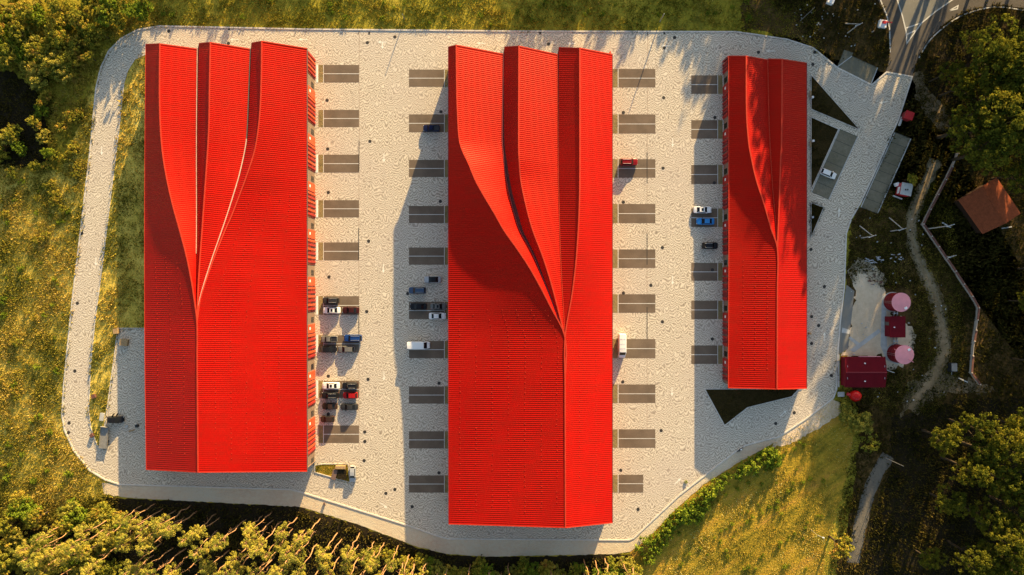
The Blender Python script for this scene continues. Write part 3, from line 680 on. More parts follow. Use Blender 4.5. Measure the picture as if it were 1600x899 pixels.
# facade pieces of the halls (upright fins, windows, shutters)
def facade(root, x, side, y0, y1, zt, start, period, fin_mats, fins=6):
    """x: wall face in metres; side +1 faces +X"""
    cache = {}
    def piece(name, yc, w, dep, z0, z1, m, off=0.0):
        k = (name, round(w, 2), round(dep, 2), round(z0, 2), round(z1, 2), m)
        if k not in cache:
            o = MB().box((0, 0, 0), (dep, w, z1 - z0)).build(name, M[m], root, world=False); cache[k] = o.data
        else: o = link(name, cache[k], root)
        r = org(root); o.location = (x + side * (dep / 2 + off) - r.x, yc - r.y, (z0 + z1) / 2)
        return o
    yy = lambda py: (449.5 - py) * S
    k = -1
    while True:
        yb = start + period * k; k += 1
        if yb > y1: break
        def ok(a, b): return a >= y0 and b <= y1
        if ok(yb, yb + 17):
            piece("shutter", yy(yb + 8.5), 16.5 * S, 0.06, 0.1, zt * .93, 'door'); piece("glazing", yy(yb + 11), 8 * S, 0.05, 1.0, 3.4, 'glass', 0.07)
        if ok(yb + 18, yb + 31):
            piece("panel", yy(yb + 24.5), 13 * S, 0.22, 0.0, zt, fin_mats[0]); piece("plate", yy(yb + 24), 0.7, 0.03, zt - 2.6, zt - 1.6, 'white', 0.225)
        n = fins
        for j in range(n):
            f = yb + 33 + (period - 34) * (j + .5) / n; w = (period - 34) / n
            if not ok(f - w / 2, f + w / 2): continue
            piece("fin", yy(f - w * .22), w * .46 * S, 0.34, 0.0, zt, fin_mats[j % 2])
            piece("spandrel", yy(f + w * .27), w * .5 * S, 0.1, 3.7, zt, fin_mats[(j + 1) % 2])
            if j in (1, 3): piece("window", yy(f + w * .27), w * .5 * S, 0.05, 0.9, 3.6, 'glass')
            else: piece("apron_panel", yy(f + w * .27), w * .5 * S, 0.12, 0.0, 3.6, fin_mats[j % 2])
xa = -53.73
facade(hallA, xa - 0.28, 1, 89, 727, 7.0, 126, 72.4, ('orange', 'red_fin'))
facade(hallB, ptB('E', .5).x - 0.64, 1, 90, 800, 6.2, 130, 71, ('orange', 'red_fin'), 4)
facade(hallB, ptB('L', .5).x + 0.62, -1, 90, 800, 7.0, 130, 71, ('orange', 'red_fin'), 4)
facade(hallC, ptC('L', .5).x + 0.08, -1, 95, 600, 4.4, 118, 70.5, ('red_fin', 'dark_red'), 7)
facade(hallC, ptC('E', .5).x - 0.74, 1, 104, 600, 3.0, 118, 70.5, ('red_fin', 'dark_red'), 4)
# ------------------------------------------------------------------ vegetation
def leaf_mesh(name, centers, radii, counts, leaf, m, rng, up=0.35, squash=0.8, aspect=0.6, tints=None):
    """many small leaf-sized quads gathered in clumps"""
    C = np.repeat(np.asarray(centers, float), counts, axis=0)
    Rr = np.repeat(np.asarray(radii, float), counts)[:, None]
    N = len(C)
    d = rng.normal(size=(N, 3)); d /= np.linalg.norm(d, axis=1, keepdims=True)
    rad = rng.uniform(0.25, 1.0, size=(N, 1)) ** 0.6
    pos = C + d * rad * Rr * np.array([1, 1, squash])
    nrm = d * 0.8 + rng.normal(size=(N, 3)) * 0.5 + np.array([0, 0, up]); nrm /= np.linalg.norm(nrm, axis=1, keepdims=True)
    t = np.cross(nrm, rng.normal(size=(N, 3))); t /= np.linalg.norm(t, axis=1, keepdims=True)
    b = np.cross(nrm, t)
    s = leaf * rng.uniform(0.6, 1.3, size=(N, 1))
    V = np.stack([pos - t * s * .5, pos - b * s * aspect * .5, pos + t * s * .5, pos + b * s * aspect * .5], axis=1).reshape(-1, 3)
    if tints is None: tints = rng.uniform(0.15, 0.85, size=len(centers))
    ti = np.repeat(tints, counts) + rng.normal(size=N) * 0.13
    return quads_mesh(name, V, m, np.clip(ti, 0, 1))

def quads_mesh(name, V, m, tint, k=4):
    N = len(V) // k
    me = bpy.data.meshes.new(name)
    me.vertices.add(len(V)); me.vertices.foreach_set("co", V.astype(np.float32).ravel())
    me.loops.add(len(V)); me.loops.foreach_set("vertex_index", np.arange(len(V), dtype=np.int32))
    me.polygons.add(N); me.polygons.foreach_set("loop_start", np.arange(0, len(V), k, dtype=np.int32))
    me.update(calc_edges=True)
    at = me.attributes.new("tint", 'FLOAT', 'FACE'); at.data.foreach_set("value", np.asarray(tint, dtype=np.float32))
    me.materials.append(m)
    return me

def limb_tubes(mb, p0, p1, r0, r1, rr, n=5, bend=0.25, seg=5):
    pts, rs = [], []
    off = Vector((rr.uniform(-1, 1), rr.uniform(-1, 1), rr.uniform(-.4, .6))) * bend * (p1 - p0).length
    for i in range(seg + 1):
        t = i / seg; pts.append(p0.lerp(p1, t) + off * (4 * t * (1 - t)) * .5); rs.append(r0 + (r1 - r0) * t)
    mb.tube(pts, rs, n)

def make_pine(seed, h=15.0, m='pine'):
    rr = random.Random(seed); rg = np.random.default_rng(seed)
    tr = MB(); lean = Vector((rr.uniform(-1.3, 1.3), rr.uniform(-1.3, 1.3), 0))
    pts, rs = [], []
    for i in range(8):
        t = i / 7; pts.append(Vector((lean.x * t * t + rr.uniform(-.34, .34) * (i > 0), lean.y * t * t + rr.uniform(-.34, .34) * (i > 0), h * .96 * t))); rs.append(.15 * (1 - t) + .05)
    tr.tube(pts, rs, 6)
    cs, ra, cn = [], [], []
    nb = 29
    for i in range(nb):
        t = rr.uniform(.70, 1.0); k = (1 - t) / .30
        reach = rr.uniform(.4, 1.0) * (0.5 + 2.0 * math.sqrt(max(k, 0.02)))
        a = rr.uniform(0, 2 * math.pi); z = h * t
        base = Vector((lean.x * t * t, lean.y * t * t, z - .25 * reach)); tip = Vector((base.x + reach * math.cos(a), base.y + reach * math.sin(a), z))
        limb_tubes(tr, base, tip, .06, .02, rr, 4, .1, 2)
        cs.append(tip); ra.append(rr.uniform(.4, .85)); cn.append(rr.randint(34, 66))
    for i in range(3):
        t = rr.uniform(.3, .55); a = rr.uniform(0, 6.28); base = Vector((0, 0, h * t)); tip = base + Vector((math.cos(a), math.sin(a), .2)) * rr.uniform(.8, 1.8)
        limb_tubes(tr, base, tip, .05, .015, rr, 4, .1, 2)
    return tr, leaf_mesh("crown", cs, ra, cn, 0.52, M[m], rg, 0.3, 0.7, 0.34)

def make_broad(seed, h=16.0, cr=5.2, m='broad', nc=120, leaf=0.5):
    rr = random.Random(seed); rg = np.random.default_rng(seed)
    tr = MB(); fork = h * .38
    limb_tubes(tr, Vector((0, 0, 0)), Vector((0, 0, fork)), .36, .27, rr, 8, .05, 4)
    cs, ra, cn, ti = [], [], [], []
    mains = []
    for i in range(7):
        a = 2 * math.pi * i / 7 + rr.uniform(-.4, .4); k = rr.uniform(.35, .75)
        tip = Vector((cr * k * math.cos(a), cr * k * math.sin(a), h * rr.uniform(.62, .9)))
        limb_tubes(tr, Vector((0, 0, fork * rr.uniform(.8, 1))), tip, .17, .04, rr, 5, .2, 4); mains.append(tip)
    mains.append(Vector((0, 0, h * .9)))
    lobes = []
    for tip in mains:
        lobes.append((tip, rr.uniform(.30, .46) * cr, rr.uniform(.2, .8)))
    for i in range(nc):
        c, r_, tn = lobes[i % len(lobes)]
        v = Vector((rr.gauss(0, 1), rr.gauss(0, 1), rr.gauss(0, 1))).normalized()
        q = c + Vector((v.x * r_ * 1.15, v.y * r_ * 1.15, v.z * r_ * .85)) * rr.uniform(.55, 1.05)
        if q.z < fork: q.z = fork + rr.uniform(0, 1)
        cs.append(q); ra.append(rr.uniform(.42, .85) * cr / 5.2); cn.append(rr.randint(20, 42)); ti.append(min(1, max(0, tn + rr.gauss(0, .14))))
    return tr, leaf_mesh("crown", cs, ra, cn, leaf, M[m], rg, 0.25, 0.8, 0.62, np.array(ti))

def make_bushy(seed, h=5.0, cr=3.0, m='autumn'):
    """a wide bush-like tree leafy down to the ground"""
    rr = random.Random(seed); rg = np.random.default_rng(seed)
    tr = MB(); cs, ra, cn, ti = [], [], [], []
    limb_tubes(tr, Vector((0, 0, 0)), Vector((0, 0, h * .5)), .16, .08, rr, 6, .1, 3)
    lobes = [(Vector((cr * .55 * math.cos(a), cr * .55 * math.sin(a), h * rr.uniform(.35, .75))), cr * rr.uniform(.4, .6), rr.uniform(.15, .8)) for a in [rr.uniform(0, 6.28) for _ in range(6)]] + [(Vector((0, 0, h * .72)), cr * .55, .5)]
    for c, r_, t in lobes: limb_tubes(tr, Vector((0, 0, h * .2)), c, .08, .02, rr, 4, .15, 3)
    for i in range(84):
        c, r_, t = lobes[i % 7]; v = Vector((rr.gauss(0, 1), rr.gauss(0, 1), rr.gauss(0, 1))).normalized()
        q = c + Vector((v.x, v.y, v.z * .8)) * r_ * rr.uniform(.6, 1.05); q.z = max(q.z, .3)
        cs.append(q); ra.append(rr.uniform(.35, .65)); cn.append(rr.randint(20, 40)); ti.append(min(1, max(0, t + rr.gauss(0, .15))))
    return tr, leaf_mesh("crown", cs, ra, cn, 0.36, M[m], rg, 0.25, 0.8, 0.62, np.array(ti))

def make_shrub(seed, h=1.8, cr=1.3, m='shrub', nc=26):
    rr = random.Random(seed); rg = np.random.default_rng(seed)
    tr = MB(); cs, ra, cn, ti = [], [], [], []
    for i in range(nc):
        a = rr.uniform(0, 6.28); k = math.sqrt(rr.random()); z = h * (1 - .55 * k * k) * rr.uniform(.35, 1.0)
        q = Vector((cr * k * math.cos(a), cr * k * math.sin(a), z)); cs.append(q)
        ra.append(rr.uniform(.22, .42) * cr / 1.3); cn.append(rr.randint(12, 26)); ti.append(rr.uniform(.15, .85))
        if i % 4 == 0: limb_tubes(tr, Vector((q.x * .1, q.y * .1, 0)), q, .04, .012, rr, 4, .15, 2)
    return tr, leaf_mesh("foliage", cs, ra, cn, 0.30, M[m], rg, 0.3, 0.8, 0.65, np.array(ti))

PROTO = {}
def proto(kind, i):
    k = (kind, i)
    if k not in PROTO:
        if kind == 'pine': tr, cm = make_pine(100 + i, 19.0 + 1.3 * (i % 4)); bark = 'bark'
        elif kind == 'broad': tr, cm = make_broad(200 + i, 14.5 + 1.2 * (i % 4), 4.8 + .5 * (i % 3)); bark = 'bark_grey'
        elif kind == 'autumn': tr, cm = make_broad(300 + i, 8.5 + (i % 3), 3.4 + .4 * (i % 2), 'autumn', 90, 0.42); bark = 'bark_grey'
        elif kind == 'bushy': tr, cm = make_bushy(600 + i, 4.6 + .5 * (i % 3), 2.8 + .3 * (i % 2), ['autumn', 'shrub', 'autumn', 'pine'][i % 4]); bark = 'bark_grey'
        elif kind == 'shrub': tr, cm = make_shrub(400 + i, 1.8, 1.35); bark = 'bark_grey'
        elif kind == 'autumn_shrub': tr, cm = make_shrub(500 + i, 2.2, 1.5, 'autumn'); bark = 'bark_grey'
        t = tr.build("stem_proto", M[bark], None, smooth=True)
        PROTO[k] = (t.data, cm); bpy.data.objects.remove(t)
    return PROTO[k]

def plant(kind, i, px, py, s, label, cat, group, name, rz=None):
    tm, cm = proto(kind, i)
    p = P(px, py); o = thing(name, (p.x, p.y, -0.05), R.uniform(0, 6.28) if rz is None else rz, (s * R.uniform(.92, 1.08), s * R.uniform(.92, 1.08), s))
    bush = 'shrub' in kind
    a = link("stem" if bush else "trunk", tm, o); b = link("foliage" if bush else "crown", cm, o)
    tag(o, label, cat, group)
    return o

# pine row along the gravel path
PINE_L = "slim bare-trunked pine in the belt below the gravel path"
pine_pts = [(222, 790), (243, 787), (255, 795), (276, 797), (298, 790), (308, 799), (338, 803), (344, 808), (262, 822), (276, 824), (385, 812), (410, 806), (425, 800), (440, 815), (465, 808), (500, 811), (527, 833), (562, 833), (585, 846), (600, 848), (622, 853), (765, 886), (830, 890), (912, 874), (930, 876), (945, 873), (640, 866), (668, 874), (700, 884), (735, 882), (860, 886), (795, 880), (880, 892), (970, 872), (985, 880)]
rr = random.Random(21)
tries = 0
while len(pine_pts) < 128 and tries < 4000:
    tries += 1
    x = rr.uniform(95, 980); y = rr.uniform(782, 905)
    edge = interp([(90, 790), (200, 792), (465, 806), (560, 834), (650, 866), (760, 884), (985, 880)], x)
    if y < edge + 6: continue
    if min((x - a) ** 2 + (y - b) ** 2 for a, b in pine_pts) < 11 ** 2: continue
    pine_pts.append((x, y))
for i, (x, y) in enumerate(pine_pts):
    plant('pine', i % 7, x, y, rr.uniform(.68, 1.02), PINE_L, "pine tree", "pines below the gravel path", "pine_tree")

for i, (x, y, s) in enumerate([(752, 880, 1.0), (760, 890, 1.1), (745, 892, .9), (690, 884, 1.0), (705, 892, 1.0), (672, 878, .8), (660, 872, .9), (800, 893, .9), (815, 884, 1.1), (830, 890, 1.2), (848, 882, 1.1), (858, 892, 1.0), (895, 890, .9), (905, 882, .7), (955, 880, 1.0), (972, 876, 1.0), (985, 884, 1.1), (960, 892, 1.0), (725, 896, .9), (780, 897, .8), (880, 897, .8), (930, 896, .8), (610, 862, .8), (590, 862, .9), (640, 878, .9)]):
    plant('bushy', i % 8, x, y, s * .9, "leafy bush between pines at the path's edge", "bush", "bushes between the pines", "path_bush")
# broadleaf crowns in the corner under the meadow
for i, (x, y, s) in enumerate([(30, 815, .8), (75, 800, .75), (120, 812, .8), (20, 860, .95), (70, 850, .85), (115, 862, .9), (160, 800, .6), (150, 850, .8), (40, 905, 1.0), (95, 900, .9), (185, 880, .8), (-30, 840, .9), (140, 905, .9), (200, 835, .7)]):
    plant('autumn', i % 5, x, y, s, "bushy tree in the meadow's lower corner thicket", "tree", "thicket below the meadow", "thicket_tree")
# thicket in the upper corner around the dark hollow
for i, (x, y, s) in enumerate([(20, 60, .85), (60, 30, .8), (105, 22, .75), (35, 95, .8), (75, 90, .75), (100, 62, .7), (140, 40, .7), (175, 25, .6), (130, 75, .55), (90, 120, .5), (-20, 80, .9), (-30, 30, 1.0), (15, 15, .9), (60, 128, .45), (75, 165, .4), (150, 10, .7), (205, 15, .55), (235, 12, .5), (25, 215, .5), (10, 235, .45), (50, 60, .9), (150, 95, .45), (170, 60, .45)]):
    plant('autumn', i % 5, x, y, s, "yellowing tree in the thicket above the dark hollow", "tree", "thicket around the hollow", "thicket_tree")
k = 0
for i in range(400):
    x = rr.uniform(-20, 240); y = rr.uniform(-10, 130)
    if y > 40 and x > 165 - (y - 60) * .4: continue
    if y > 34 and x > 200: continue
    if y > 112 and x < 62: continue
    if x > 130 and rr.random() < .35: continue
    k += 1
    if k > 75: break
    plant('bushy', k % 8, x, y, rr.uniform(.55, 1.15), "leafy yellow-green thicket bush beside the looping road's upper bend", "bush", "dense thicket in the corner", "thicket_bush")
for i, (x, y, s) in enumerate([(15, 222, 1.0), (30, 212, .9), (38, 235, .7), (8, 245, .8), (70, 130, .9), (78, 150, .8), (72, 175, .7), (66, 195, .8), (75, 215, .7), (60, 262, .6), (80, 240, .6), (25, 272, .6)]):
    plant('bushy', (i + 3) % 8, x, y, s, "bush on the rim of the dark hollow", "bush", "bushes on the rim of the hollow", "rim_bush")
for i in range(46):
    x = rr.uniform(-20, 205); y = rr.uniform(775, 905)
    if y < 790 and x > 120: continue
    plant('bushy', i % 8, x, y, rr.uniform(.6, 1.2), "leafy bush where the meadow meets the pine belt", "bush", "bushes where meadow meets pines", "thicket_bush")
for i in range(90):
    x = rr.uniform(70, 200); y = rr.uniform(60, 340)
    if x > 143 - (y - 140) * .12 - 6: continue
    plant('autumn_shrub', i % 4, x, y, rr.uniform(.5, 1.1), "low reddish-gold bush on the bank beside the looping road", "bush", "bushes on the bank by the looping road", "low_bush")
for i in range(120):
    x = rr.uniform(0, 130); y = rr.uniform(270, 760)
    if x > interp([(270, 125), (480, 100), (650, 85), (760, 130)], y): continue
    plant(['shrub', 'autumn_shrub'][i % 2], i % 4, x, y, rr.uniform(.25, .8), "small bush scattered in the dry meadow", "bush", "bushes scattered in the meadow", "meadow_bush")
for i in range(34):
    x = rr.uniform(250, 1180); y = rr.uniform(0, 40)
    plant('shrub', i % 4, x, y, rr.uniform(.35, .7), "low green bush in the verge above the paved yard", "bush", "bushes in the verge above the yard", "verge_bush")
# hedge along the slanting path edge
hedge = [(1008, 852), (1020, 842), (1030, 834), (1041, 822), (1050, 815), (1060, 806), (1066, 798), (1078, 790), (1092, 780), (1100, 770), (1108, 766), (1120, 758), (1135, 748), (1150, 738), (1162, 730), (1175, 723), (1190, 714), (1198, 708), (1045, 832), (1070, 808), (1085, 800), (1025, 856), (1100, 788), (1012, 870), (1204, 714), (1036, 848)]
for i, (x, y) in enumerate(hedge):
    plant('shrub', i % 4, x + rr.uniform(-2, 2), y + rr.uniform(-1, 3), rr.uniform(1.0, 1.9), "green shrub in the hedge along the slanting path", "shrub", "hedge along the slanting path", "hedge_shrub")
for i in range(26):
    x = rr.uniform(1040, 1290); y = rr.uniform(720, 899)
    if y < 1720 - x * .87 - 40: continue
    plant('shrub', i % 4, x, y, rr.uniform(.25, .55), "small bush in the mown field", "bush", "bushes in the mown field", "field_bush")

for k, (xa, ya, xb, yb, n) in enumerate([(1120, 850, 1275, 738, 16), (1165, 890, 1290, 800, 14), (1060, 880, 1180, 790, 12), (1200, 720, 1260, 690, 8), (1110, 790, 1230, 715, 10)]):
    for i in range(n):
        t = (i + rr.uniform(-.6, .6)) / n
        plant('shrub', i % 4, xa + (xb - xa) * t + rr.gauss(0, 3), ya + (yb - ya) * t + rr.gauss(0, 3), rr.uniform(.2, .5), "low weed clump in a row across the mown field", "bush", "weed rows in the mown field", "weed_clump")
# big trees on the shaded side
for i, (x, y, s, lab) in enumerate([
    (1440, 672, 0.95, 0), (1482, 655, 1.0, 0), (1525, 668, 1.05, 0), (1470, 715, 1.0, 0), (1515, 730, 1.05, 0), (1452, 770, .8, 0), (1500, 790, 1.0, 0), (1545, 775, 1.0, 0), (1480, 845, .95, 0), (1530, 850, 1.0, 0), (1430, 860, .6, 0), (1560, 700, 1.1, 0), (1500, 690, 1.1, 0), (1545, 740, 1.1, 0), (1520, 810, 1.05, 0), (1565, 830, 1.05, 0), (1555, 655, 1.0, 0), (1495, 870, 1.0, 0), (1560, 880, 1.0, 0)]):
    plant('broad', i % 6, x, y, s, "tall leafy tree in the wood beside the narrow path", "tree", "wood beside the narrow path", "leafy_tree")
plant('autumn', 1, 1296, 838, 1.0, "single bright yellow-green tree beside the narrow grey path's lower end", "tree", None, "leafy_tree")
plant('autumn_shrub', 2, 1355, 690, 1.7, "yellow bush standing alone above the narrow grey path", "bush", None, "yellow_bush")
for x, y, s in ((1312, 642, .8), (1323, 648, 1.0), (1336, 655, 1.0), (1348, 662, .8)):  # bushes added to throw shadow streaks onto the field
    plant('bushy', 3, x, y, s, "added shadow-casting bush below the round red vessel", "bush", "added shadow bushes below the red vessel", "shadow_bush")
plant('autumn', 2, 1412, 283, .55, "round yellow sunlit tree between the pale-roofed kiosk and the fence end", "tree", None, "leafy_tree")
for i, (x, y, s) in enumerate([(1482, 116, 1.35), (1508, 128, 1.3), (1530, 118, 1.3), (1500, 152, 1.35), (1468, 150, 1.0), (1530, 160, 1.4), (1490, 190, 1.35), (1540, 200, 1.3), (1465, 215, 1.4), (1488, 250, 1.35), (1512, 232, 1.1), (1552, 150, 1.4), (1556, 235, 1.2), (1452, 128, .7), (1548, 280, .9)]):
    plant('broad', (i + 2) % 6, x, y, s, "broadleaf tree in the dark grove under the road bend", "tree", "grove under the road bend", "leafy_tree")
for i, (x, y, s) in enumerate([(1590, 420, .8), (1600, 500, .9), (1580, 560, .8), (1610, 600, .9), (1575, 470, .55)]):
    plant('broad', (i + 1) % 6, x, y, s, "tree behind the zigzag fence below the brown shed", "tree", "trees behind the zigzag fence", "leafy_tree")
# tall trees north of the picture whose shadows reach into it
ne = [(1222, -185, .75), (1250, -230, .9), (1262, -190, .95), (1285, -260, 1.2), (1290, -160, 1.1), (1318, -215, 1.3), (1310, -320, 1.4), (1335, -250, 1.4), (1352, -140, 1.42), (1345, -300, 1.5), (1375, -180, 1.45), (1370, -250, 1.5), (1388, -95, 1.45), (1395, -210, 1.5), (1412, -150, 1.5), (1405, -290, 1.5), (1430, -50, 1.5), (1450, -120, 1.55), (1440, -200, 1.55), (1440, -260, 1.55), (1470, -60, 1.5), (1490, -150, 1.55), (1500, -80, 1.35), (1480, -240, 1.6), (1530, -170, 1.5), (1530, -260, 1.6), (1575, -300, 1.6), (1480, -330, 1.6), (1400, -350, 1.55), (1680, 60, 1.1), (1700, 130, 1.1), (1690, 210, 1.1), (1690, 300, 1.1), (1700, 380, 1.1), (1690, 460, 1.1), (1700, 550, 1.1), (1690, 630, 1.1), (1612, 70, 1.5), (1616, 125, 1.5), (1620, 185, 1.45), (1300, -120, 1.25), (1278, -110, 1.1), (1330, -95, 1.35), (1362, -70, 1.4), (1255, -140, .95), (1345, -180, 1.45), (1240, -250, .95), (1530, -52, 1.3), (1558, -48, 1.4), (1588, -42, 1.4), (1618, -30, 1.45)]
top = [(905, -235, .75), (925, -205, .65), (958, -255, .8), (975, -215, .7), (1000, -290, .75), (1040, -270, .72), (1085, -250, .75), (1120, -265, .8), (1150, -235, .8), (1180, -215, .75), (300, -235, .6), (330, -255, .6), (480, -245, .62), (520, -240, .6), (555, -250, .62), (880, -265, .7), (1195, -255, .85), (1235, -285, 1.0), (330, -130, .4), (1100, -210, .6), (1060, -190, .5)] + [(870 + 21 * k + 7 * (k % 3), -225 - 13 * ((k * 5) % 7), .66 + .04 * (k % 4)) for k in range(17)] + [(300 + 30 * k, -228 - 9 * (k % 3), .5 + .03 * (k % 3)) for k in range(6)] + [(868 + 19 * k + 5 * (k % 4), -112 - 14 * ((k * 3) % 4), .46 + .035 * (k % 5)) for k in range(5)] + [(262 + 30 * k, -95 - 11 * (k % 3), .36 + .03 * (k % 3)) for k in range(7)]
for i, (x, y, s) in enumerate(ne):
    plant('broad', i % 6, x, y, s, "tall forest tree beyond the road whose shadow falls across the yard", "tree", "forest beyond the road", "forest_tree")
for i, (x, y, s) in enumerate(top):
    plant('broad', (i + 3) % 6, x, y, s, "tree beyond the grass verge whose shadow streaks the verge", "tree", "trees beyond the verge", "verge_tree")

low = [(985 + 11.5 * k + rr.uniform(-4, 4), rr.uniform(-62, -22), rr.uniform(.5, .8)) for k in range(24)] + [(x + rr.uniform(-4, 4), rr.uniform(-55, -20), rr.uniform(.4, .7)) for x in (828, 842, 868, 905, 918, 935, 958, 262, 285, 300, 445, 458, 472, 488)]
for i, (x, y, s) in enumerate(low):
    plant('bushy', i % 8, x, y, s, "bushy tree just beyond the grass verge, shading the verge", "tree", "bushes beyond the verge", "verge_tree")

# ---- tell the plants of one group apart: by size, then by their place along the group
ORD = ['first', 'second', 'third', 'fourth', 'fifth', 'sixth', 'seventh', 'eighth', 'ninth', 'tenth', 'eleventh', 'twelfth', 'thirteenth', 'fourteenth', 'fifteenth', 'sixteenth', 'seventeenth', 'eighteenth', 'nineteenth', 'twentieth']
ORD += ['twenty-' + w for w in ORD[:9]] + ['thirtieth'] + ['thirty-' + w for w in ORD[:9]] + ['fortieth'] + ['forty-' + w for w in ORD[:9]]
byg = {}
for o in list(col.objects):
    if o.parent is None and o.type == 'EMPTY' and o.get('group') and o.get('category') in ('tree', 'pine tree', 'bush', 'shrub') and 'beyond' not in o['group']:
        byg.setdefault(o['group'], []).append(o)
for g, os_ in byg.items():
    def row(a, n=1):
        for i, o in enumerate(sorted(a, key=lambda q: q.location.x)):
            yield i, o
    if len(os_) <= 28: sets = [('', os_)]
    else:                                   # large groups: rows by distance from the top of the picture, and size
        ys = sorted(os_, key=lambda q: -q.location.y); k = max(2, -(-len(os_) // 26)); m_ = -(-len(ys) // k)
        names = ['topmost', 'second', 'third', 'fourth', 'lowest', 'last'] if k > 2 else ['upper', 'lower']
        sets = [(names[i] + ' row', ys[i * m_:(i + 1) * m_]) for i in range(k)]
    for nm, a in sets:
        for i, o in row(a): o['label'] = o['label'] + (', ' + nm if nm else '') + ', ' + ORD[i] + ' from left'

# ---- grass: uncountable, one object for each kind of sward
def in_poly(X, Y, poly):
    ins = np.zeros(len(X), bool); n = len(poly)
    for i in range(n):
        x1, y1 = poly[i]; x2, y2 = poly[(i + 1) % n]
        c = ((y1 > Y) != (y2 > Y)) & (X < (x2 - x1) * (Y - y1) / ((y2 - y1) if y2 != y1 else 1e-9) + x1)
        ins ^= c
    return ins
HARD = [YARD, PATH, ROAD, strip_poly(TRACK, 13), [(1332, 445), (1346, 425), (1374, 448), (1378, 556), (1312, 556), (1328, 545)], [(1398, 207), (1423, 217), (1371, 334), (1345, 324)], [(1319, 78), (1371, 106), (1361, 132), (1308, 104)],
        strip_poly([(1388, 712), (1358, 770), (1347, 810), (1333, 880)], 20), [(1311, 555), (1378, 555), (1378, 607), (1311, 607)], [(1370, 450), (1425, 450), (1425, 575), (1370, 575)], [(1306, 440), (1338, 450), (1328, 560), (1306, 560)]]
def grass(name, label, region, n, hmin, hmax, spread, m, seed, avoid=True, clumpy=0.35, blades=4):
    rg = np.random.default_rng(seed)
    xs = [p[0] for p in region]; ys = [p[1] for p in region]
    X = rg.uniform(min(xs), max(xs), n * 3); Y = rg.uniform(min(ys), max(ys), n * 3)
    keep = in_poly(X, Y, region)
    if avoid:
        for h_ in HARD: keep &= ~in_poly(X, Y, h_)
    # uneven growth: denser and taller in some spots
    f = np.sin(X * .11 + 1.3 * np.sin(Y * .05 + seed)) + np.sin(Y * .083 + 1.7 * np.sin(X * .037)) + .8 * np.sin(X * .31 + Y * .23) + .6 * np.sin(X * .05 - Y * .29)
    f = (f + 3.4) / 6.8
    keep &= rg.random(len(X)) < (1 - clumpy) + clumpy * f * 1.6
    X, Y, f = X[keep][:n], Y[keep][:n], f[keep][:n]
    N = len(X)
    bx = np.repeat((X - 800) * S, blades); by = np.repeat((449.5 - Y) * S, blades); ff = np.repeat(f, blades)
    K = len(bx)
    bx = bx + rg.normal(size=K) * spread; by = by + rg.normal(size=K) * spread
    a = rg.uniform(0, 2 * np.pi, K); hgt = rg.uniform(hmin, hmax, K) * (0.5 + ff); w = hgt * rg.uniform(.22, .5, K)
    lean = rg.normal(size=(K, 2)) * .45 * hgt[:, None]
    V = np.zeros((K, 3, 3))
    V[:, 0] = np.stack([bx - np.cos(a) * w, by - np.sin(a) * w, np.full(K, -.05)], 1)
    V[:, 1] = np.stack([bx + np.cos(a) * w, by + np.sin(a) * w, np.full(K, -.05)], 1)
    V[:, 2] = np.stack([bx + lean[:, 0], by + lean[:, 1], hgt], 1)
    g2 = np.sin(X * .035 + 2 * np.sin(Y * .021 + seed * 2)) * .5 + .5
    tint = np.clip(np.repeat(.2 + .45 * g2 + rg.normal(size=N) * .22, blades) + rg.normal(size=K) * .12, 0, 1)
    me = quads_mesh(name, V.reshape(-1, 3), M[m], tint, 3)
    o = link(name, me); tag(o, label, "grass", None, "stuff")
    return o
grass("meadow_grass", "tall dry yellow-olive grass of the meadow", [(-30, 255), (80, 262), (90, 60), (250, 25), (262, 60), (262, 100), (160, 200), (115, 690), (175, 765), (160, 800), (-30, 830)], 22000, .12, .5, .45, 'grass', 1, True, .6)
grass("strip_grass", "rough grass in the strip between looping road and hall", LAWNS[0], 5500, .15, .6, .4, 'grass', 2, False, .6)
grass("verge_grass", "green-gold grass verge above the paved yard", [(200, -30), (1260, -30), (1290, 95), (1150, 52), (250, 43), (200, 50)], 13000, .10, .42, .4, 'grass_green', 3, True, .6)
grass("field_grass", "short mown field grass beside the slanting path", [(985, 865), (1080, 770), (1215, 690), (1310, 620), (1345, 650), (1320, 780), (1290, 940), (985, 940)], 11000, .04, .26, .35, 'grass', 4, True, .75)
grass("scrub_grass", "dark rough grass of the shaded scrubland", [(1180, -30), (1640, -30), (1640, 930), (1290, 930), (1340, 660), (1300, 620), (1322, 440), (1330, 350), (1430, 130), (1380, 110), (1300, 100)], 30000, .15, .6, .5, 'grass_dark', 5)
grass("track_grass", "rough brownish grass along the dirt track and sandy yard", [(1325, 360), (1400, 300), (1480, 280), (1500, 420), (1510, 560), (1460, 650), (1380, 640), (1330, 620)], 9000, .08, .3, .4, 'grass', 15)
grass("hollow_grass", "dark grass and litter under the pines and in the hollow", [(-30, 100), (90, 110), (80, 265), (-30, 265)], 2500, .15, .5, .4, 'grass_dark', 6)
grass("forest_undergrowth", "undergrowth beneath the pine belt", [(-30, 778), (200, 782), (465, 797), (560, 826), (650, 860), (760, 876), (985, 872), (1000, 940), (-30, 940)], 9000, .2, .7, .5, 'grass_dark', 7)  # dark grass colour stands in for the shade beneath the pines
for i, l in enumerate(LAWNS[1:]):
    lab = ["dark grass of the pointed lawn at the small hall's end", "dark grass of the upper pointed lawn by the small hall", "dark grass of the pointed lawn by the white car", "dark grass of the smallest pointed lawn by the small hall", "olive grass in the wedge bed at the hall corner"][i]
    grass("lawn_grass", lab, l, 1200, .06, .3, .3, 'grass' if i == 4 else 'grass_dark', 20 + i, avoid=False)
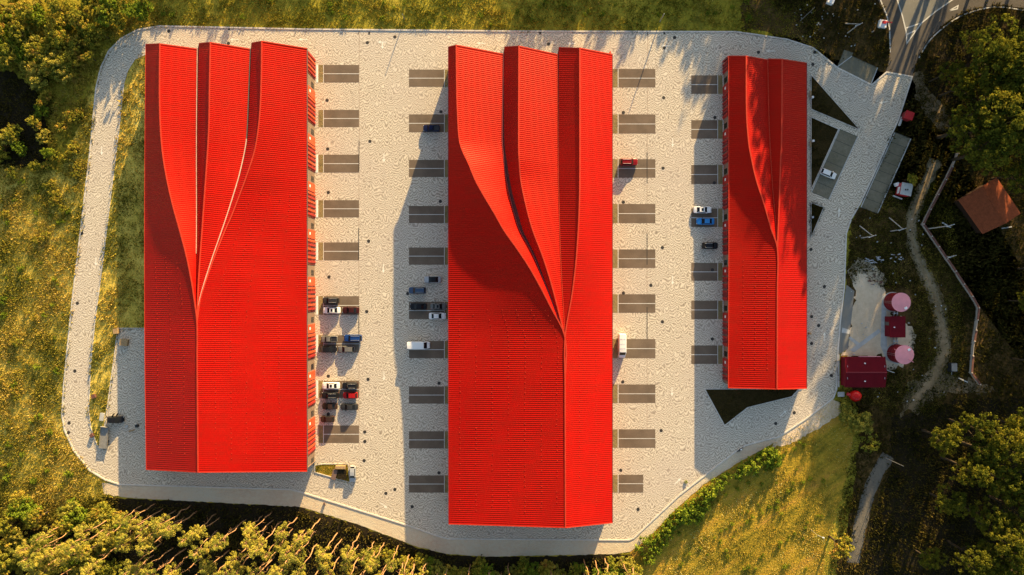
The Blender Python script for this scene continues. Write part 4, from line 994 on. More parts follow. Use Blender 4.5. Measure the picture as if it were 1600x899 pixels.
# ------------------------------------------------------------------ vehicles
PAINT = {}
def paint(name, c, rough=0.28):
    if name not in PAINT: PAINT[name] = mat_paint("car_paint_" + name, c, rough)
    return PAINT[name]
COL = dict(white=(0.74, 0.73, 0.70), black=(0.012, 0.012, 0.014), maroon=(0.045, 0.010, 0.009), grey=(0.14, 0.135, 0.125), silver=(0.36, 0.37, 0.38), blue=(0.012, 0.045, 0.17), navy=(0.008, 0.012, 0.045), sky=(0.030, 0.20, 0.50),
           red=(0.20, 0.008, 0.010), bright_red=(0.34, 0.010, 0.010), brown=(0.040, 0.022, 0.016), steel_blue=(0.045, 0.075, 0.13), charcoal=(0.032, 0.032, 0.033))
SPEC = {  # height, belt profile, glasshouse base x0,x1, top x0,x1
 'sedan': (1.44, [(-.5, .58), (-.475, .80), (-.35, .93), (-.2, .96), (.15, .95), (.25, .93), (.40, .82), (.47, .70), (.5, .50)], (-.345, .245), (-.19, .075)),
 'hatch': (1.50, [(-.5, .62), (-.485, .90), (-.35, .98), (.15, .96), (.25, .95), (.42, .84), (.48, .70), (.5, .50)], (-.475, .25), (-.38, .06)),
 'suv': (1.74, [(-.5, .66), (-.49, 1.02), (-.35, 1.08), (.15, 1.08), (.24, 1.08), (.43, 1.0), (.485, .85), (.5, .55)], (-.48, .235), (-.41, .10)),
 'pickup': (1.78, [(-.5, .95), (-.49, 1.05), (-.2, 1.06), (.15, 1.08), (.25, 1.07), (.43, 1.0), (.485, .85), (.5, .55)], (-.13, .24), (-.10, .12)),
 'van': (2.15, [(-.5, 1.95), (-.49, 2.12), (-.3, 2.15), (.1, 2.15), (.24, 2.12), (.375, 1.22), (.45, 1.06), (.485, .9), (.5, .55)], None, None),
}
def vehicle(px, py, heading, typ, colour, label, L=4.5, W=1.82, hz=None, group="parked vehicles", name=None, sunroof=False, cat=None, two_tone=None):
    hh, prof, gb, gt = SPEC[typ]
    if hz: k = hz / hh; hh = hz; prof = [(x, z * k) for x, z in prof]
    p = P(px, py, 0.8)
    nm = name or {'sedan': 'parked_car', 'hatch': 'parked_car', 'suv': 'parked_car', 'pickup': 'pickup_truck', 'van': 'parked_van'}[typ]
    root = thing(nm, (p.x, p.y, 0.02), math.radians(heading)); tag(root, label, cat or {'pickup': 'pickup truck', 'van': 'van'}.get(typ, 'car'), group)
    m = paint(colour, COL[colour]); m2 = paint(two_tone, COL[two_tone]) if two_tone else m
    hw = lambda x: (W / 2) * interp([(-.5, .80), (-.46, .93), (-.34, 1.0), (.28, 1.0), (.40, .95), (.47, .84), (.5, .66)], x)
    xs = sorted(set([x for x, _ in prof] + [-.46, -.34, -.1, .05, .33]))
    vs, fs, n = [], [], 9
    for x in xs:
        zt = interp(prof, x); w = hw(x); zb = .24 if abs(x) < .47 else .34
        zm = zb + (zt - zb) * .55
        ring = [(-w * .90, zb), (-w, zb + (zt-zb)*.3), (-w * 1.0, zm), (-w * .965, zt - .07), (-w * .86, zt)]
        ring += [(0, zt + .035)] + [(-a, b) for a, b in ring[::-1]]
        n = len(ring); vs += [(x * L, a, b) for a, b in ring]
    for i in range(len(xs) - 1):
        for k in range(n):
            fs.append((i*n + k, i*n + (k+1) % n, (i+1)*n + (k+1) % n, (i+1)*n + k))
    fs += [tuple(range(n)), tuple((len(xs)-1)*n + k for k in range(n))[::-1]]
    body = MB().add(vs, fs).build("body", m, root, world=False, smooth=False)
    def pane(nm, q, s=.86, off=.014, parent=root, mm='glass'):
        q = [Vector(v) for v in q]; c = sum(q, Vector()) / 4
        nn = (q[1] - q[0]).cross(q[3] - q[0]).normalized()
        if nn.dot(c - Vector((0, 0, .9))) < 0: nn = -nn
        return MB().quad(*[c + (v - c) * s + nn * off for v in q]).build(nm, M[mm] if isinstance(mm, str) else mm, parent, world=False)
    if gb:
        zb0 = interp(prof, gb[0]) - .02; zb1 = interp(prof, gb[1]) - .02; wb = W * .435; wt = W * .335
        A = [(gb[0]*L, -wb, zb0), (gb[1]*L, -wb, zb1), (gb[1]*L, wb, zb1), (gb[0]*L, wb, zb0)]
        zt = hh; B = [(gt[0]*L, -wt, zt - .05), (gt[1]*L, -wt, zt - .04), (gt[1]*L, wt, zt - .04), (gt[0]*L, wt, zt - .05)]
        mid = [((gt[0]+gt[1])/2*L, -wt * .96, zt), ((gt[0]+gt[1])/2*L, wt * .96, zt)]
        cb = MB().add(A + B + mid, [(0, 1, 5, 8, 4), (1, 2, 6, 5), (2, 3, 7, 9, 6), (3, 0, 4, 7), (4, 8, 9, 7), (8, 5, 6, 9)]).build("roof", m2, root, world=False)
        pane("windscreen", (A[1], A[2], B[2], B[1]), .93); pane("rear_window", (A[3], A[0], B[0], B[3]), .88)
        pane("side_window", (A[0], A[1], B[1], B[0]), .88); pane("side_window", (A[2], A[3], B[3], B[2]), .88)
        if sunroof:
            x0 = gt[0]*L + .35*(gt[1]-gt[0])*L; x1 = gt[0]*L + .8*(gt[1]-gt[0])*L
            MB().box(((x0+x1)/2, 0, hh + .004), (x1 - x0, wt * 1.3, .012)).build("sunroof", M['glass'], cb, world=False)
        if typ == 'pickup':
            z = interp(prof, -.3) + .04
            bd = MB().box((-.315 * L, 0, z + .01), (.31 * L, W * .72, .03)).build("load_bed", M['black'], root, world=False)
            for sgn in (-1, 1): MB().box((-.315 * L, sgn * W * .40, z + .06), (.33 * L, .12, .12)).build("bed_side", m, root, world=False)
        if typ == 'suv':
            for sgn in (-1, 1): MB().tube([(gt[0]*L + .15, sgn * wt * .85, hh + .03), (gt[1]*L - .15, sgn * wt * .85, hh + .03)], .028, 5).build("roof_rail", M['steel'], root, world=False)
    else:
        a, b = .245, .37; za, zb_ = interp(prof, a) + .02, interp(prof, b) + .02; wa, wb = hw(a) * .78, hw(b) * .86
        pane("windscreen", ((a*L, -wa, za), (b*L, -wb, zb_), (b*L, wb, zb_), (a*L, wa, za)), .97, .03)
        for sgn in (-1, 1):
            MB().box((.20 * L, sgn * (W / 2 + .004), hh * .70), (.13 * L, .02, hh * .2)).build("side_window", M['glass'], root, world=False)
        for u in (-.3, -.1, .08): MB().box((u * L, 0, hh + .045), (.05, W * .7, .03)).build("roof_rib", m, root, world=False)
    key = "wheel_mesh"
    for wx in (-.31, .315):
        for sgn in (-1, 1):
            r = .33 if typ in ('sedan', 'hatch') else .37; y = sgn * (W / 2 - .10)
            wh = MB().tube([(wx * L, y - .1, r), (wx * L, y + .1, r)], r, 14).build("wheel", M['tyre'], root, world=False)
            MB().tube([(wx * L, y + sgn * .095, r), (wx * L, y + sgn * .112, r)], r * .6, 10).build("rim", M['rim'], wh, world=False)
    zf = interp(prof, .47) * .82; zr = interp(prof, -.485) * .8
    for sgn in (-1, 1):
        MB().box((.468 * L, sgn * W * .33, zf), (.07 * L * .6, .34, .15)).build("headlight", M['lamp'], root, world=False)
        MB().box((-.488 * L, sgn * W * .36, zr), (.06, .26, .22)).build("tail_light", M['tail'], root, world=False)
        mx = (gb[1] * L - .25) if gb else .27 * L
        MB().box((mx, sgn * (W / 2 + .06), interp(prof, .2) * (1.0 if gb else .62) + .03), (.14, .2, .13)).build("mirror", M['black'] if colour != 'white' else m, root, world=False)
    MB().box((.497 * L, 0, .38), (.04, W * .6, .14)).build("bumper", M['black'], root, world=False)
    return root

V = vehicle
V(517, 470, 180, 'suv', 'charcoal', "black boxy car beside the white car in the upper bay by the orange facade", 4.5)
V(518, 485, 180, 'sedan', 'white', "white saloon with sunroof in the upper bay by the orange facade", 4.75, sunroof=True)
V(548, 485, 180, 'sedan', 'maroon', "black-maroon car parked behind the white sunroof saloon", 4.6)
V(514.5, 530, 180, 'pickup', 'grey', "grey pickup in the bay with the blue van by the orange facade", 4.5)
V(551.5, 528.5, 180, 'suv', 'blue', "bright blue car parked beside the two grey vehicles by the orange facade", 4.9, 1.9)
V(514, 546, 0, 'hatch', 'black', "black car tucked beside the grey pickup by the orange facade", 4.2)
V(541, 546, 180, 'hatch', 'grey', "grey estate car directly below the bright blue car", 4.5)
V(517, 603, 180, 'sedan', 'white', "white saloon at the head of the crowded lower bay by the facade", 4.8, sunroof=True)
V(547, 603, 180, 'suv', 'black', "black car across from the white saloon in the crowded lower bay", 4.3)
V(516, 618, 180, 'suv', 'black', "black car directly below the white saloon in the crowded lower bay", 4.6)
V(547, 618, 180, 'hatch', 'bright_red', "red car in the crowded lower bay by the orange facade", 4.0)
V(515, 635, 180, 'sedan', 'brown', "dark brown car in the third row of the crowded lower bay", 4.2)
V(545.5, 636, 180, 'sedan', 'charcoal', "dark grey car casting a long rounded shadow below the red car", 4.8)
V(511.5, 655, 180, 'hatch', 'brown', "small brown car at the lower end of the crowded bay", 3.8)
V(551, 741, -90, 'hatch', 'silver', "silver hatchback parked upright beside the wedge-shaped grass bed", 4.4, 1.75)
V(674, 200.5, 180, 'pickup', 'navy', "navy pickup in the shadow edge beside the middle hall", 4.5)
V(676, 437, 180, 'sedan', 'silver', "black and silver car alone beside the middle hall wall", 4.6, two_tone='black')
V(652, 454, 180, 'suv', 'steel_blue', "dark blue car parked across open cobbles near the middle hall", 4.7)
V(653.5, 479, 180, 'sedan', 'black', "black car in the shaded bay, in line with a grey car", 4.6)
V(685, 479, 0, 'sedan', 'grey', "grey car with sunroof nose to the middle hall wall", 4.4, sunroof=True)
V(683.5, 494, 0, 'sedan', 'white', "white saloon nose to the middle hall in the shaded bay", 4.7)
V(654.5, 539.5, 0, 'van', 'white', "long white panel van at the shadow edge by the middle hall", 6.1, 2.05, 2.3)
V(983, 253.5, 0, 'suv', 'red', "dark red car casting a long shadow beside the middle hall's sunny side", 4.7, 1.9)
V(971.5, 540.5, -90, 'van', 'white', "tall white box van parked parallel to the middle hall's sunny side", 6.6, 2.0, 2.7)
V(1098, 328, 0, 'sedan', 'white', "white saloon with sunroof beside the small hall", 4.9, sunroof=True)
V(1102.5, 346, 180, 'sedan', 'sky', "bright blue car with pale bonnet beside the small hall", 4.9)
V(1109.5, 384, 0, 'suv', 'black', "black car alone on the cobbles beside the small hall", 4.3)
V(1294.5, 271.5, -22, 'hatch', 'white', "white car on the grass-grid parking beside the small hall", 4.5)
blk = V(180, 656, 0, 'hatch', 'black', "black car with open doors behind the flatbed trailer", 4.5, 1.8)
for sx, a in ((0.35, 65), (-.75, 60)):
    MB().box((sx + .35 * math.cos(math.radians(a)), .9 + .45 * math.sin(math.radians(a)), .75), (1.0, .07, .8), math.radians(a)).build("open_door", paint('black', COL['black']), blk, world=False)

p = P(165, 683); tr = thing("flatbed_trailer", (p.x, p.y, 0.02), math.radians(-5)); tag(tr, "grey flatbed trailer by the corner of the grass strip", "trailer")
MB().box((0, 0, .72), (2.1, 6.0, .14)).build("deck", M['grey_flat'], tr, world=False)
for sgn in (-1, 1):
    MB().box((sgn * 1.03, 0, .86), (.06, 6.0, .16)).build("side_board", M['grey_flat'], tr, world=False)
    for y in (-1.9, -1.1): MB().tube([(sgn * .95 - .1, y, .34), (sgn * .95 + .1, y, .34)], .34, 14).build("wheel", M['tyre'], tr, world=False)
MB().tube([(0, 3.0, .6), (0, 4.1, .5)], .06, 6).build("drawbar", M['steel'], tr, world=False)
MB().box((0, 2.95, 1.05), (2.0, .08, .5)).build("headboard", M['grey_flat'], tr, world=False)

def crate(name, px, py, s, rz, m, label, cat, slats=True, group=None):
    p = P(px, py); o = thing(name, (p.x, p.y, 0.03), math.radians(rz)); tag(o, label, cat, group)
    MB().box((0, 0, s[2] / 2), s).build("box_body", M[m], o, world=False)
    MB().box((0, 0, s[2] + .03), (s[0] * 1.06, s[1] * 1.06, .06)).build("lid", M[m], o, world=False)
    if slats:
        for k in (-.35, 0, .35): MB().box((s[0] * k, 0, s[2] + .075), (.12, s[1] * 1.0, .03)).build("slat", M['timber'], o, world=False)
    return o
crate("storage_cabin", 184, 517.5, (1.2, 1.3, 1.1), 5, 'timber', "small timber box cabin at the corner of the grass strip and side yard", "cabin")
crate("timber_crate", 196, 535, (2.0, 1.7, .9), -8, 'timber', "beige timber crate in the shaded side yard", "crate")
crate("low_cabinet", 161, 651, (1.0, 2.0, .6), -8, 'concrete', "pale low cabinet on the grass beside the black car", "cabinet", False)
crate("dark_drum_box", 148, 619, (1.0, 1.0, .7), 20, 'fence_cap', "small dark brown box lying in the grass strip", "box", False)
crate("dark_drum_box", 145, 680, (.9, .9, .6), 40, 'fence_cap', "small dark box at the grass strip's lower tip", "box", False)
for i, (x, y, l) in enumerate([(199, 666, "pale sack on the shaded side yard, nearest the black car"), (206, 673, "dark plank lying on the shaded side yard"), (216, 665, "black bin standing close to the hall in the shaded yard")]):
    crate(["sack", "plank", "bin"][i], x, y, [(.8, .6, .35), (1.5, .35, .15), (.55, .7, 1.0)][i], [20, 15, 0][i], ['concrete', 'timber', 'black'][i], l, ["sack", "plank", "bin"][i], False)
crate("timber_crate", 533, 729.5, (2.6, .8, .8), 0, 'timber', "long timber crate at the upper edge of the wedge-shaped grass bed", "crate")
crate("junk_heap", 523, 741, (1.2, 2.6, .5), -15, 'gutter_dark', "dark heap of scrap lying across the wedge-shaped grass bed", "scrap heap", False)
crate("soil_box", 535, 741, (2.3, 2.4, .5), 0, 'soil', "dark soil-filled box in the wedge-shaped grass bed", "planter", False)
crate("stone_bollard", 507, 787, (.5, .55, .45), 20, 'gutter_dark', "small dark stone on the gravel path below the big hall", "stone", False)
# motorcycle at the kerb
p = P(1156, 702); mo = thing("motorcycle", (p.x, p.y, .02), math.radians(35)); tag(mo, "black motorcycle with white tank at the kerb below the pointed lawn", "motorcycle")
for x in (-.68, .68):
    w_ = MB().tube([(x, -.06, .31), (x, .06, .31)], .31, 16).build("wheel", M['tyre'], mo, world=False)
    MB().tube([(x, -.065, .31), (x, .065, .31)], .17, 10).build("rim", M['rim'], w_, world=False)
MB().box((.12, 0, .82), (.5, .30, .26), 0, .8).build("tank", M['white'], mo, world=False)
MB().box((-.38, 0, .78), (.62, .26, .14), 0, .85).build("seat", M['black'], mo, world=False)
MB().box((0, 0, .45), (.6, .32, .4), 0, .8).build("engine", M['black'], mo, world=False)
MB().tube([(.45, -.38, 1.05), (.40, 0, 1.0), (.45, .38, 1.05)], .03, 6).build("handlebar", M['black'], mo, world=False)
MB().tube([(.40, 0, 1.0), (.68, 0, .31)], .05, 6).build("fork", M['steel'], mo, world=False)

# ------------------------------------------------------------------ tanks, huts, fence, poles
def tank(bx, by, r, h, label, bar):
    p = P(bx, by); o = thing("storage_tank", (p.x, p.y, 0)); tag(o, label, "tank", "pink-topped tanks")
    MB().lathe([(r * 1.1, 0), (r * 1.1, .25)], n=36).build("plinth", M['concrete'], o, world=False)
    MB().lathe([(r, .25), (r, h)], n=40).build("tank_wall", M['tank_side'], o, world=False, smooth=False)
    t = MB().lathe([(r * 1.03, h), (r * 1.03, h + .06), (r * .5, h + .22), (.05, h + .32)], n=40).build("tank_top", M['tank_top'], o, world=False, smooth=False)
    MB().box((r * .45, -r * .62 if not bar else r * .55, h + .25), (.7, .55, .3), .5).build("hatch", M['white'], t, world=False)
    for z in (1.3, 2.4, 3.5): MB().lathe([(r + .015, z), (r + .03, z + .05), (r + .015, z + .1)], n=36).build("hoop", M['dark_red'], o, world=False)
    if bar: MB().tube([(-r * 1.0, r * .6, h * .9), (r * .9, -r * .8, h + .34)], .09, 6).build("pipe", M['tank_top'], o, world=False)
    for s_ in (-.22, .22): MB().tube([(-r - .1, s_, .2), (-r - .1, s_, h + .5)], .03, 5).build("ladder_rail", M['steel'], o, world=False)
    return o
tank(1394, 472, 2.48, 4.3, "pink-topped round tank above the small crimson pump house", False)
tank(1399, 552, 2.48, 4.3, "pink-topped round tank below the pump house, crossed by a pipe", True)
p = P(1393.5, 510); ph = thing("pump_house", (p.x, p.y, 0)); tag(ph, "small crimson flat-roofed pump house between the two round tanks", "building")
MB().box((0, 0, 1.35), (3.9, 5.4, 2.7)).build("wall", M['tank_side'], ph, world=False)
rf = MB().box((0, 0, 2.78), (4.25, 5.75, .16)).build("roof", M['hut_roof'], ph, world=False)
MB().cyl((-1.0, -.1, 2.86), .16, .35, 10).build("vent", M['white'], rf, world=False)
MB().box((-1.97, .8, 1.05), (.06, .95, 2.1)).build("door", M['door'], ph, world=False)
for i, (y0, lab) in enumerate([(489.5, "silver pipework between the upper tank and pump house"), (533, "silver pipework between pump house and lower tank")]):
    p = P(1396, y0); o = thing("pipework", (p.x, p.y, 0)); tag(o, lab, "pipework", "tank pipework")
    for dx in (-.45, .45):
        MB().tube([(dx, -1.3, .5), (dx, -.3, 1.1), (dx, .3, 1.1), (dx, 1.3, .5)], .13, 8).build("pipe", M['steel'], o, world=False)
    MB().box((0, 0, .9), (1.3, .25, .25)).build("valve", M['steel'], o, world=False)
    for dx in (-.5, .5): MB().box((dx, 0, .4), (.12, .12, .8)).build("support", M['steel'], o, world=False)
# red hut
p = P(1343, 579.5); hu = thing("boiler_hut", (p.x, p.y, 0)); tag(hu, "dark crimson-roofed hut at the edge of the cobbled drive", "building")
hw_, hd_ = 11.0 / 2, 8.3 / 2
MB().box((0, 0, 1.4), (hw_ * 2 - .6, hd_ * 2 - .6, 2.8)).build("wall", M['tank_side'], hu, world=False)
for sgn in (-1, 1):
    r_ = MB(); n = 26
    for i in range(n):
        x0 = -hw_ + 2 * hw_ * i / n; x1 = -hw_ + 2 * hw_ * (i + .85) / n; x2 = -hw_ + 2 * hw_ * (i + 1) / n
        r_.quad((x0, 0, 3.75), (x1, 0, 3.75), (x1, sgn * hd_, 2.9), (x0, sgn * hd_, 2.9)); r_.quad((x1, 0, 3.79), (x2, 0, 3.79), (x2, sgn * hd_, 2.94), (x1, sgn * hd_, 2.94))
    ro = r_.build("roof_slope", M['hut_roof'], hu, world=False)
    MB().cyl((-.3, sgn * 2.4, 3.2), .17, .45, 10).build("vent", M['white'], ro, world=False)
    for x in (-hw_ + .5, hw_ - .5): MB().box((x, sgn * 1.6, 3.5), (.1, .5, .12)).build("roof_bracket", M['steel'], ro, world=False)
    MB().add([(sgn * (hw_ - .32), -hd_ + .3, 2.8), (sgn * (hw_ - .32), hd_ - .3, 2.8), (sgn * (hw_ - .32), 0, 3.7)], [(0, 1, 2)]).build("gable", M['tank_side'], hu, world=False)
MB().box((0, 0, 3.80), (hw_ * 2, .25, .06)).build("ridge_cap", M['dark_red'], hu, world=False)
MB().box((-hw_ - .25, 0, .1), (.35, hd_ * 2 + .6, .2)).build("plinth", M['kerb'], hu, world=False)
MB().box((1.2, hd_ + .02, 2.96), (6.0, .14, .1)).build("flashing", M['tank_top'], hu, world=False)
p = P(1378, 570); st = thing("handrail", (p.x, p.y, 0)); tag(st, "white bent handrail at the end of the crimson hut", "handrail")
rl = [(0, 0.6, 1.0), (.9, -1.4, 1.0), (2.9, -2.1, 1.0)]
MB().tube(rl, .06, 6).build("rail", M['white'], st, world=False); MB().tube([(a, b, .5) for a, b, c in rl], .05, 6).build("rail", M['white'], st, world=False)
for a, b, c in rl: MB().tube([(a, b, 0), (a, b, c)], .05, 6).build("post", M['white'], st, world=False)
# red vessel beside the hut
p = P(1331, 617); ve = thing("pressure_vessel", (p.x, p.y, 0)); tag(ve, "glossy round red vessel just below the crimson hut", "vessel")
prof = [(1.55 * math.sin(math.radians(a)), 1.9 - 1.55 * math.cos(math.radians(a))) for a in range(4, 177, 9)]
MB().lathe(prof, n=32).build("shell", M['ball'], ve, world=False, smooth=True)
for k in range(4):
    a = math.pi / 4 + k * math.pi / 2; MB().tube([(1.15 * math.cos(a), 1.15 * math.sin(a), 0), (1.15 * math.cos(a), 1.15 * math.sin(a), 1.3)], .08, 6).build("leg", M['dark_red'], ve, world=False)
MB().tube([(-1.2, .2, 1.9), (-2.2, .5, 1.9)], .45, 12).build("nozzle", M['red_paint'], ve, world=False)
crate("concrete_block", 1313, 616, (1.6, 1.2, .5), 0, 'concrete', "pale concrete block beside the round red vessel", "block", False)

# brown shed
a0, a1, a2, a3 = P(1497, 313, 2.6), P(1535, 366, 2.6), P(1572, 349, 4.3), P(1534, 292, 4.3)
c_ = (a0 + a1 + a2 + a3) / 4; sh = thing("brown_shed", (c_.x, c_.y, 0)); tag(sh, "brown-tiled shed behind the pale zigzag fence", "shed")
d_ = a2 - a1; d_.z = 0; b1 = a2 + d_; b1.z = 2.6; b0 = a3 + d_; b0.z = 2.6
for q in ((a0, a1, a2, a3), (b0, b1, a2, a3)):
    n = 14; mb = MB()
    for i in range(n):
        u0, u1 = i / n, (i + 1) / n
        lo0, lo1 = q[0].lerp(q[3], u0), q[1].lerp(q[2], u0); hi0, hi1 = q[0].lerp(q[3], u1), q[1].lerp(q[2], u1)
        up = Vector((0, 0, .07)); mb.quad(lo0 + up, lo1 + up, hi1, hi0); mb.quad(lo0, lo1, lo1 + up, lo0 + up)
    mb.build("roof_slope", M['tile'], sh)
MB().sweep([a3, a2], .35, .12).build("ridge_cap", M['tile'], sh)
ins = lambda v: c_ + (v - c_) * .94 + d_ * .03
mb = MB(); ring = [a0, a1, b1, b0]; ring = [Vector((v.x * .95 + ((a3+a2)/2).x * .05, v.y * .95 + ((a3+a2)/2).y * .05, 0)) for v in ring]
for i in range(4):
    u, v = ring[i], ring[(i + 1) % 4]; mb.quad(u, v, v + Vector((0, 0, 2.6)), u + Vector((0, 0, 2.6)))
mb.build("wall", M['shadow_wall'], sh)

# zigzag fence: panels, cap rails and posts
FN = [(1493, 241), (1484, 262), (1474, 282), (1462, 305), (1450, 328), (1439, 351), (1452, 370), (1463, 386), (1476, 405), (1489, 424), (1502, 444), (1515, 463), (1525, 481), (1523, 500), (1521, 516), (1518, 533), (1516, 556), (1514, 582), (1527, 600)]
p0 = P(*FN[0]); fe = thing("zigzag_fence", (p0.x, p0.y, 0)); tag(fe, "long pale panel fence with brown cap zigzagging past the dirt track", "fence")
for i in range(len(FN) - 1):
    a, b = P(*FN[i]), P(*FN[i + 1]); d = b - a; L_ = d.length; an = math.atan2(d.y, d.x); c = (a + b) / 2
    MB().box((c.x, c.y, .62), (L_ - .28, .14, 1.15), an).build("fence_panel", M['fence_panel'], fe)
    if i not in (0, 13, 15): MB().box((c.x, c.y, 1.26), (L_ - .2, .52, .1), an).build("cap_rail", M['fence_cap'], fe)
for x, y in FN:
    q = P(x, y); MB().box((q.x, q.y, .72), (.3, .3, 1.44), .4).build("post", M['fence_panel'], fe)

# utility poles
def pole(bx, by, h, label, brace=None, arm=True, lamp=False, m='pole', r=.17):
    p = P(bx, by); o = thing("utility_pole" if not lamp else "lamp_post", (p.x, p.y, 0)); tag(o, label, "utility pole" if not lamp else "lamp post")
    MB().tube([(0, 0, 0), (0, 0, h)], [r, r * .6], 8).build("pole", M[m], o, world=False)
    if brace:
        q = P(*brace) - p; MB().tube([(q.x, q.y, 0), (q.x * .05, q.y * .05, h * .95)], [r * .95, r * .6], 8).build("brace", M[m], o, world=False)
    if arm:
        for dz, w in ((-.3, 1.1), (-1.1, .8)):
            c = MB().box((0, 0, h + dz), (2 * w * .9, .12, .12), .35).build("cross_arm", M['steel'], o, world=False)
            for k in (-1, 0, 1): MB().lathe([(.07, 0), (.09, .1), (.05, .22)], (k * w * .8 * math.cos(.35), k * w * .8 * math.sin(.35), h + dz + .06), 8).build("insulator", M['white'], o, world=False)
    if lamp:
        MB().tube([(0, 0, h - .1), (.5, -.2, h + .1), (1.3, -.5, h + .15)], .05, 6).build("arm", M['steel'], o, world=False)
        MB().box((1.45, -.56, h + .13), (.6, .3, .12), -.36).build("lamp_head", M['white'], o, world=False)
    return o
pole(1345.5, 372, 6.2, "A-frame concrete pole nearest the cobbled drive above the sandy yard", (1343, 353))
pole(1391.5, 361.5, 6.0, "A-frame pole between the cobbled drive and the dirt track", (1389.5, 340.5))
pole(1448, 358, 10.5, "tall pole leaning across the zigzag fence corner", None)
pole(1324, 52, 6.5, "A-frame concrete pole beside the road above the stall parking", (1321, 37))
pole(1250, 33, 9.0, "slim grey pole in the dark verge above the small hall", None, False, m='steel', r=.1)
pole(1475, 402, 4.0, "short pole with arms standing at the zigzag fence middle", None)
pole(1384, 716, 8.5, "thin pole at the upper end of the narrow grey path", None, False, m='steel', r=.09)
pole(1267, 828, 4.2, "short lamp pole standing in the mown field", None, False, True, 'steel', .07)
pole(1031, 34, 5.4, "slim lamp post at the verge whose shadow crosses the upper bays", None, False, False, 'steel', .17)
pole(632, 30, 3.4, "slim post at the verge above the left parking yard", None, False, False, 'steel', .14)

# barrier, kiosks and bits
p = P(1377, 39); bo = thing("barrier_gate", (p.x, p.y, 0)); tag(bo, "white barrier cabinet with red arm at the road edge", "barrier")
MB().box((0, 0, .5), (2.0, 2.0, 1.0), -.15).build("cabinet", M['white'], bo, world=False)
MB().box((.2, .25, 1.12), (1.0, .7, .24), -.1).build("motor_cover", M['red_paint'], bo, world=False)
MB().box((1.35, .3, 1.1), (2.0, .28, .14), -.12).build("arm", M['red_paint'], bo, world=False)
p = P(1413.5, 183.5); ki = thing("red_kiosk", (p.x, p.y, 0)); tag(ki, "small bright red kiosk beside the cobbled entrance drive", "kiosk")
MB().box((0, 0, 1.0), (1.9, 1.9, 2.0), -.35).build("wall", M['dark_red'], ki, world=False)
MB().box((.1, 0, 2.08), (2.3, 2.2, .14), -.35).build("roof", M['red_paint'], ki, world=False)
MB().box((-1.3, -1.2, .25), (.5, 2.4, .5), -.35).build("bench", M['concrete'], ki, world=False)
MB().box((-.86, .3, 1.05), (.06, .9, 1.5), -.35).build("door", M['timber'], ki, world=False)
p = P(1408, 298); kk = thing("sales_kiosk", (p.x, p.y, 0)); tag(kk, "red-walled kiosk with pale flat roof beside the stall parking", "kiosk")
MB().box((0, 0, 1.25), (2.9, 3.1, 2.5), -.2).build("wall", M['red_paint'], kk, world=False)
kr = MB().box((0, 0, 2.56), (3.0, 3.3, .14), -.2).build("roof", M['concrete'], kk, world=False)
for y in (-.3, .25): MB().box((.0 + y, -.15, 2.68), (.35, .4, .12), -.2).build("roof_vent", M['black'], kr, world=False)
MB().box((-1.5, -.1, 1.4), (.06, 1.8, 1.1), -.2).build("window", M['white'], kk, world=False)
MB().box((-1.2, -1.9, .3), (2.6, .3, .5), -.35).build("bench", M['concrete'], kk, world=False)
crate("white_cabinet", 1399.5, 289, (1.0, .9, .8), 20, 'white', "small white cabinet beside the red-walled kiosk", "cabinet", False)
crate("white_cabinet", 1296, 3, (1.6, 1.8, 1.2), -20, 'white', "white cabinet in the dark verge above the small hall", "cabinet", False)
p = P(1485, 574); tb = thing("cargo_trailer", (p.x, p.y, 0), math.radians(2)); tag(tb, "grey box trailer beside the dirt track and zigzag fence", "trailer")
MB().box((0, .1, 1.0), (1.7, 2.4, 1.2)).build("box_body", M['black'], tb, world=False); MB().box((.05, .15, 1.63), (1.5, 2.1, .06)).build("lid", M['grey_flat'], tb, world=False)
for s_ in (-1, 1): MB().tube([(s_ * .95 - .1, -.6, .35), (s_ * .95 + .1, -.6, .35)], .35, 14).build("wheel", M['tyre'], tb, world=False)
MB().tube([(0, -1.1, .5), (0, -2.0, .45)], .05, 6).build("drawbar", M['steel'], tb, world=False)
def heap(px, py, r, m, label, n, seed):
    rg = random.Random(seed); p = P(px, py); o = thing("debris_heap", (p.x, p.y, 0)); tag(o, label, "debris", "heaps of white sheeting")
    for i in range(n):
        a, k = rg.uniform(0, 6.28), math.sqrt(rg.random()) * r
        MB().box((k * 1.9 * math.cos(a), k * math.sin(a), .15 + rg.uniform(0, .35)), (rg.uniform(.2, 1.0), rg.uniform(.08, .35), rg.uniform(.06, .25)), rg.uniform(-.5, .5), .8).build("piece", M[m], o, world=False)
heap(1365, 407, 1.3, 'tarp', "white plastic debris heap nearest the cobbled drive", 26, 1)
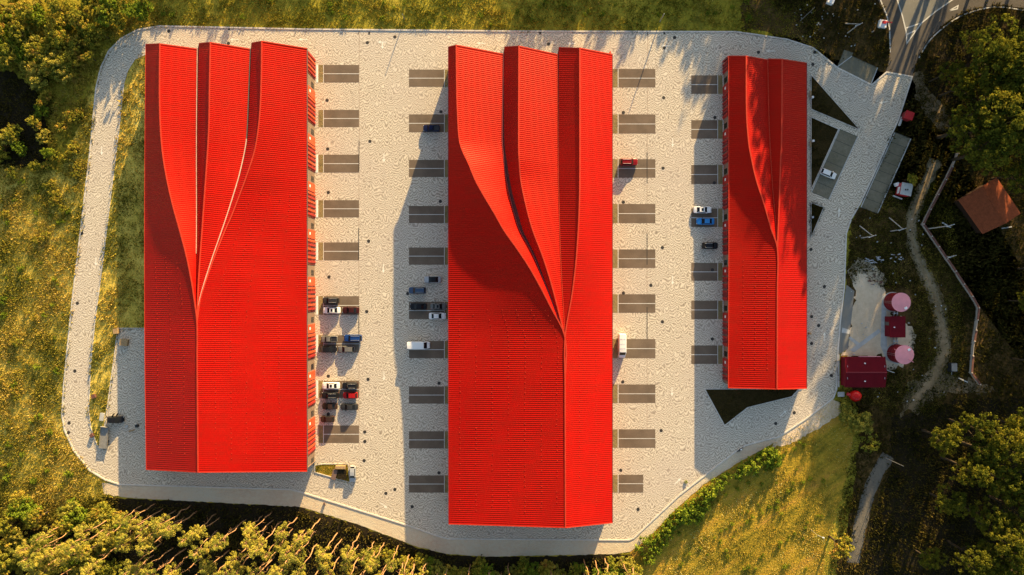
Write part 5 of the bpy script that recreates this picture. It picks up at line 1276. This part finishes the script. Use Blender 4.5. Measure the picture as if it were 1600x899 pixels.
heap(1399, 403, 1.1, 'tarp', "white plastic debris heap nearest the dirt track", 10, 2)
heap(1365, 437, 1.4, 'fence_cap', "brown rubble heap at the top of the sandy yard", 10, 3)
for x, y, rz, l in [(1504, 594, -25, "pale beam lying by the fence's lower end"), (1478, 352, -30, "pale beam lying beyond the fence corner"), (1572, 356, 10, "pale beam lying beyond the brown shed")]:
    crate("timber_beam", x, y, (2.6, .3, .22), rz, 'concrete', l, "beam", False)
# benches and posts beside the small hall
for i, (x, y, l) in enumerate([(1265.5, 148, "timber bench by the upper pointed lawn at the small hall"), (1265.5, 226, "timber bench by the middle lawn at the small hall")]):
    p = P(x, y); o = thing("park_bench", (p.x, p.y, .02), math.radians(90)); tag(o, l, "bench", "benches beside the small hall")
    for k in (-.17, 0, .17): MB().box((0, k, .45), (1.8, .12, .05)).build("slat", M['timber'], o, world=False)
    for k in (-.7, .7): MB().box((k, 0, .21), (.1, .45, .42)).build("leg", M['concrete'], o, world=False)
for i, (x, y) in enumerate([(1268, 153), (1269, 221), (1268, 340), (1264, 521)]):
    crate("litter_bin", x, y, (.5, .5, .8), 0, ['white', 'white', 'steel', 'timber'][i], ["white litter bin by the upper pointed lawn", "white litter bin by the middle lawn", "steel litter bin by the smallest lawn", "timber litter bin under the small hall's sunny eaves"][i], "litter bin", False)
# scattered rubbish in the dark verge
rg = random.Random(5)
mb = MB()
for i in range(45):
    x, y = rg.uniform(1240, 1370), rg.uniform(5, 75)
    if y > 55 + (x - 1240) * .25: continue
    q = P(x, y); s_ = rg.uniform(.15, .4); mb.box((q.x, q.y, s_ * .3), (s_, s_ * .7, s_ * .6), rg.uniform(0, 3))
for i in range(60):
    x, y = rg.uniform(1330, 1480), rg.uniform(330, 640)
    if in_poly(np.array([x]), np.array([y]), YARD)[0]: continue
    q = P(x, y); s_ = rg.uniform(.15, .45); mb.box((q.x, q.y, s_ * .3), (s_, s_ * .7, s_ * .6), rg.uniform(0, 3))
o = mb.build("litter_stones", M['concrete']); tag(o, "scattered pale stones and litter in the dark scrub", "stones", None, "stuff")
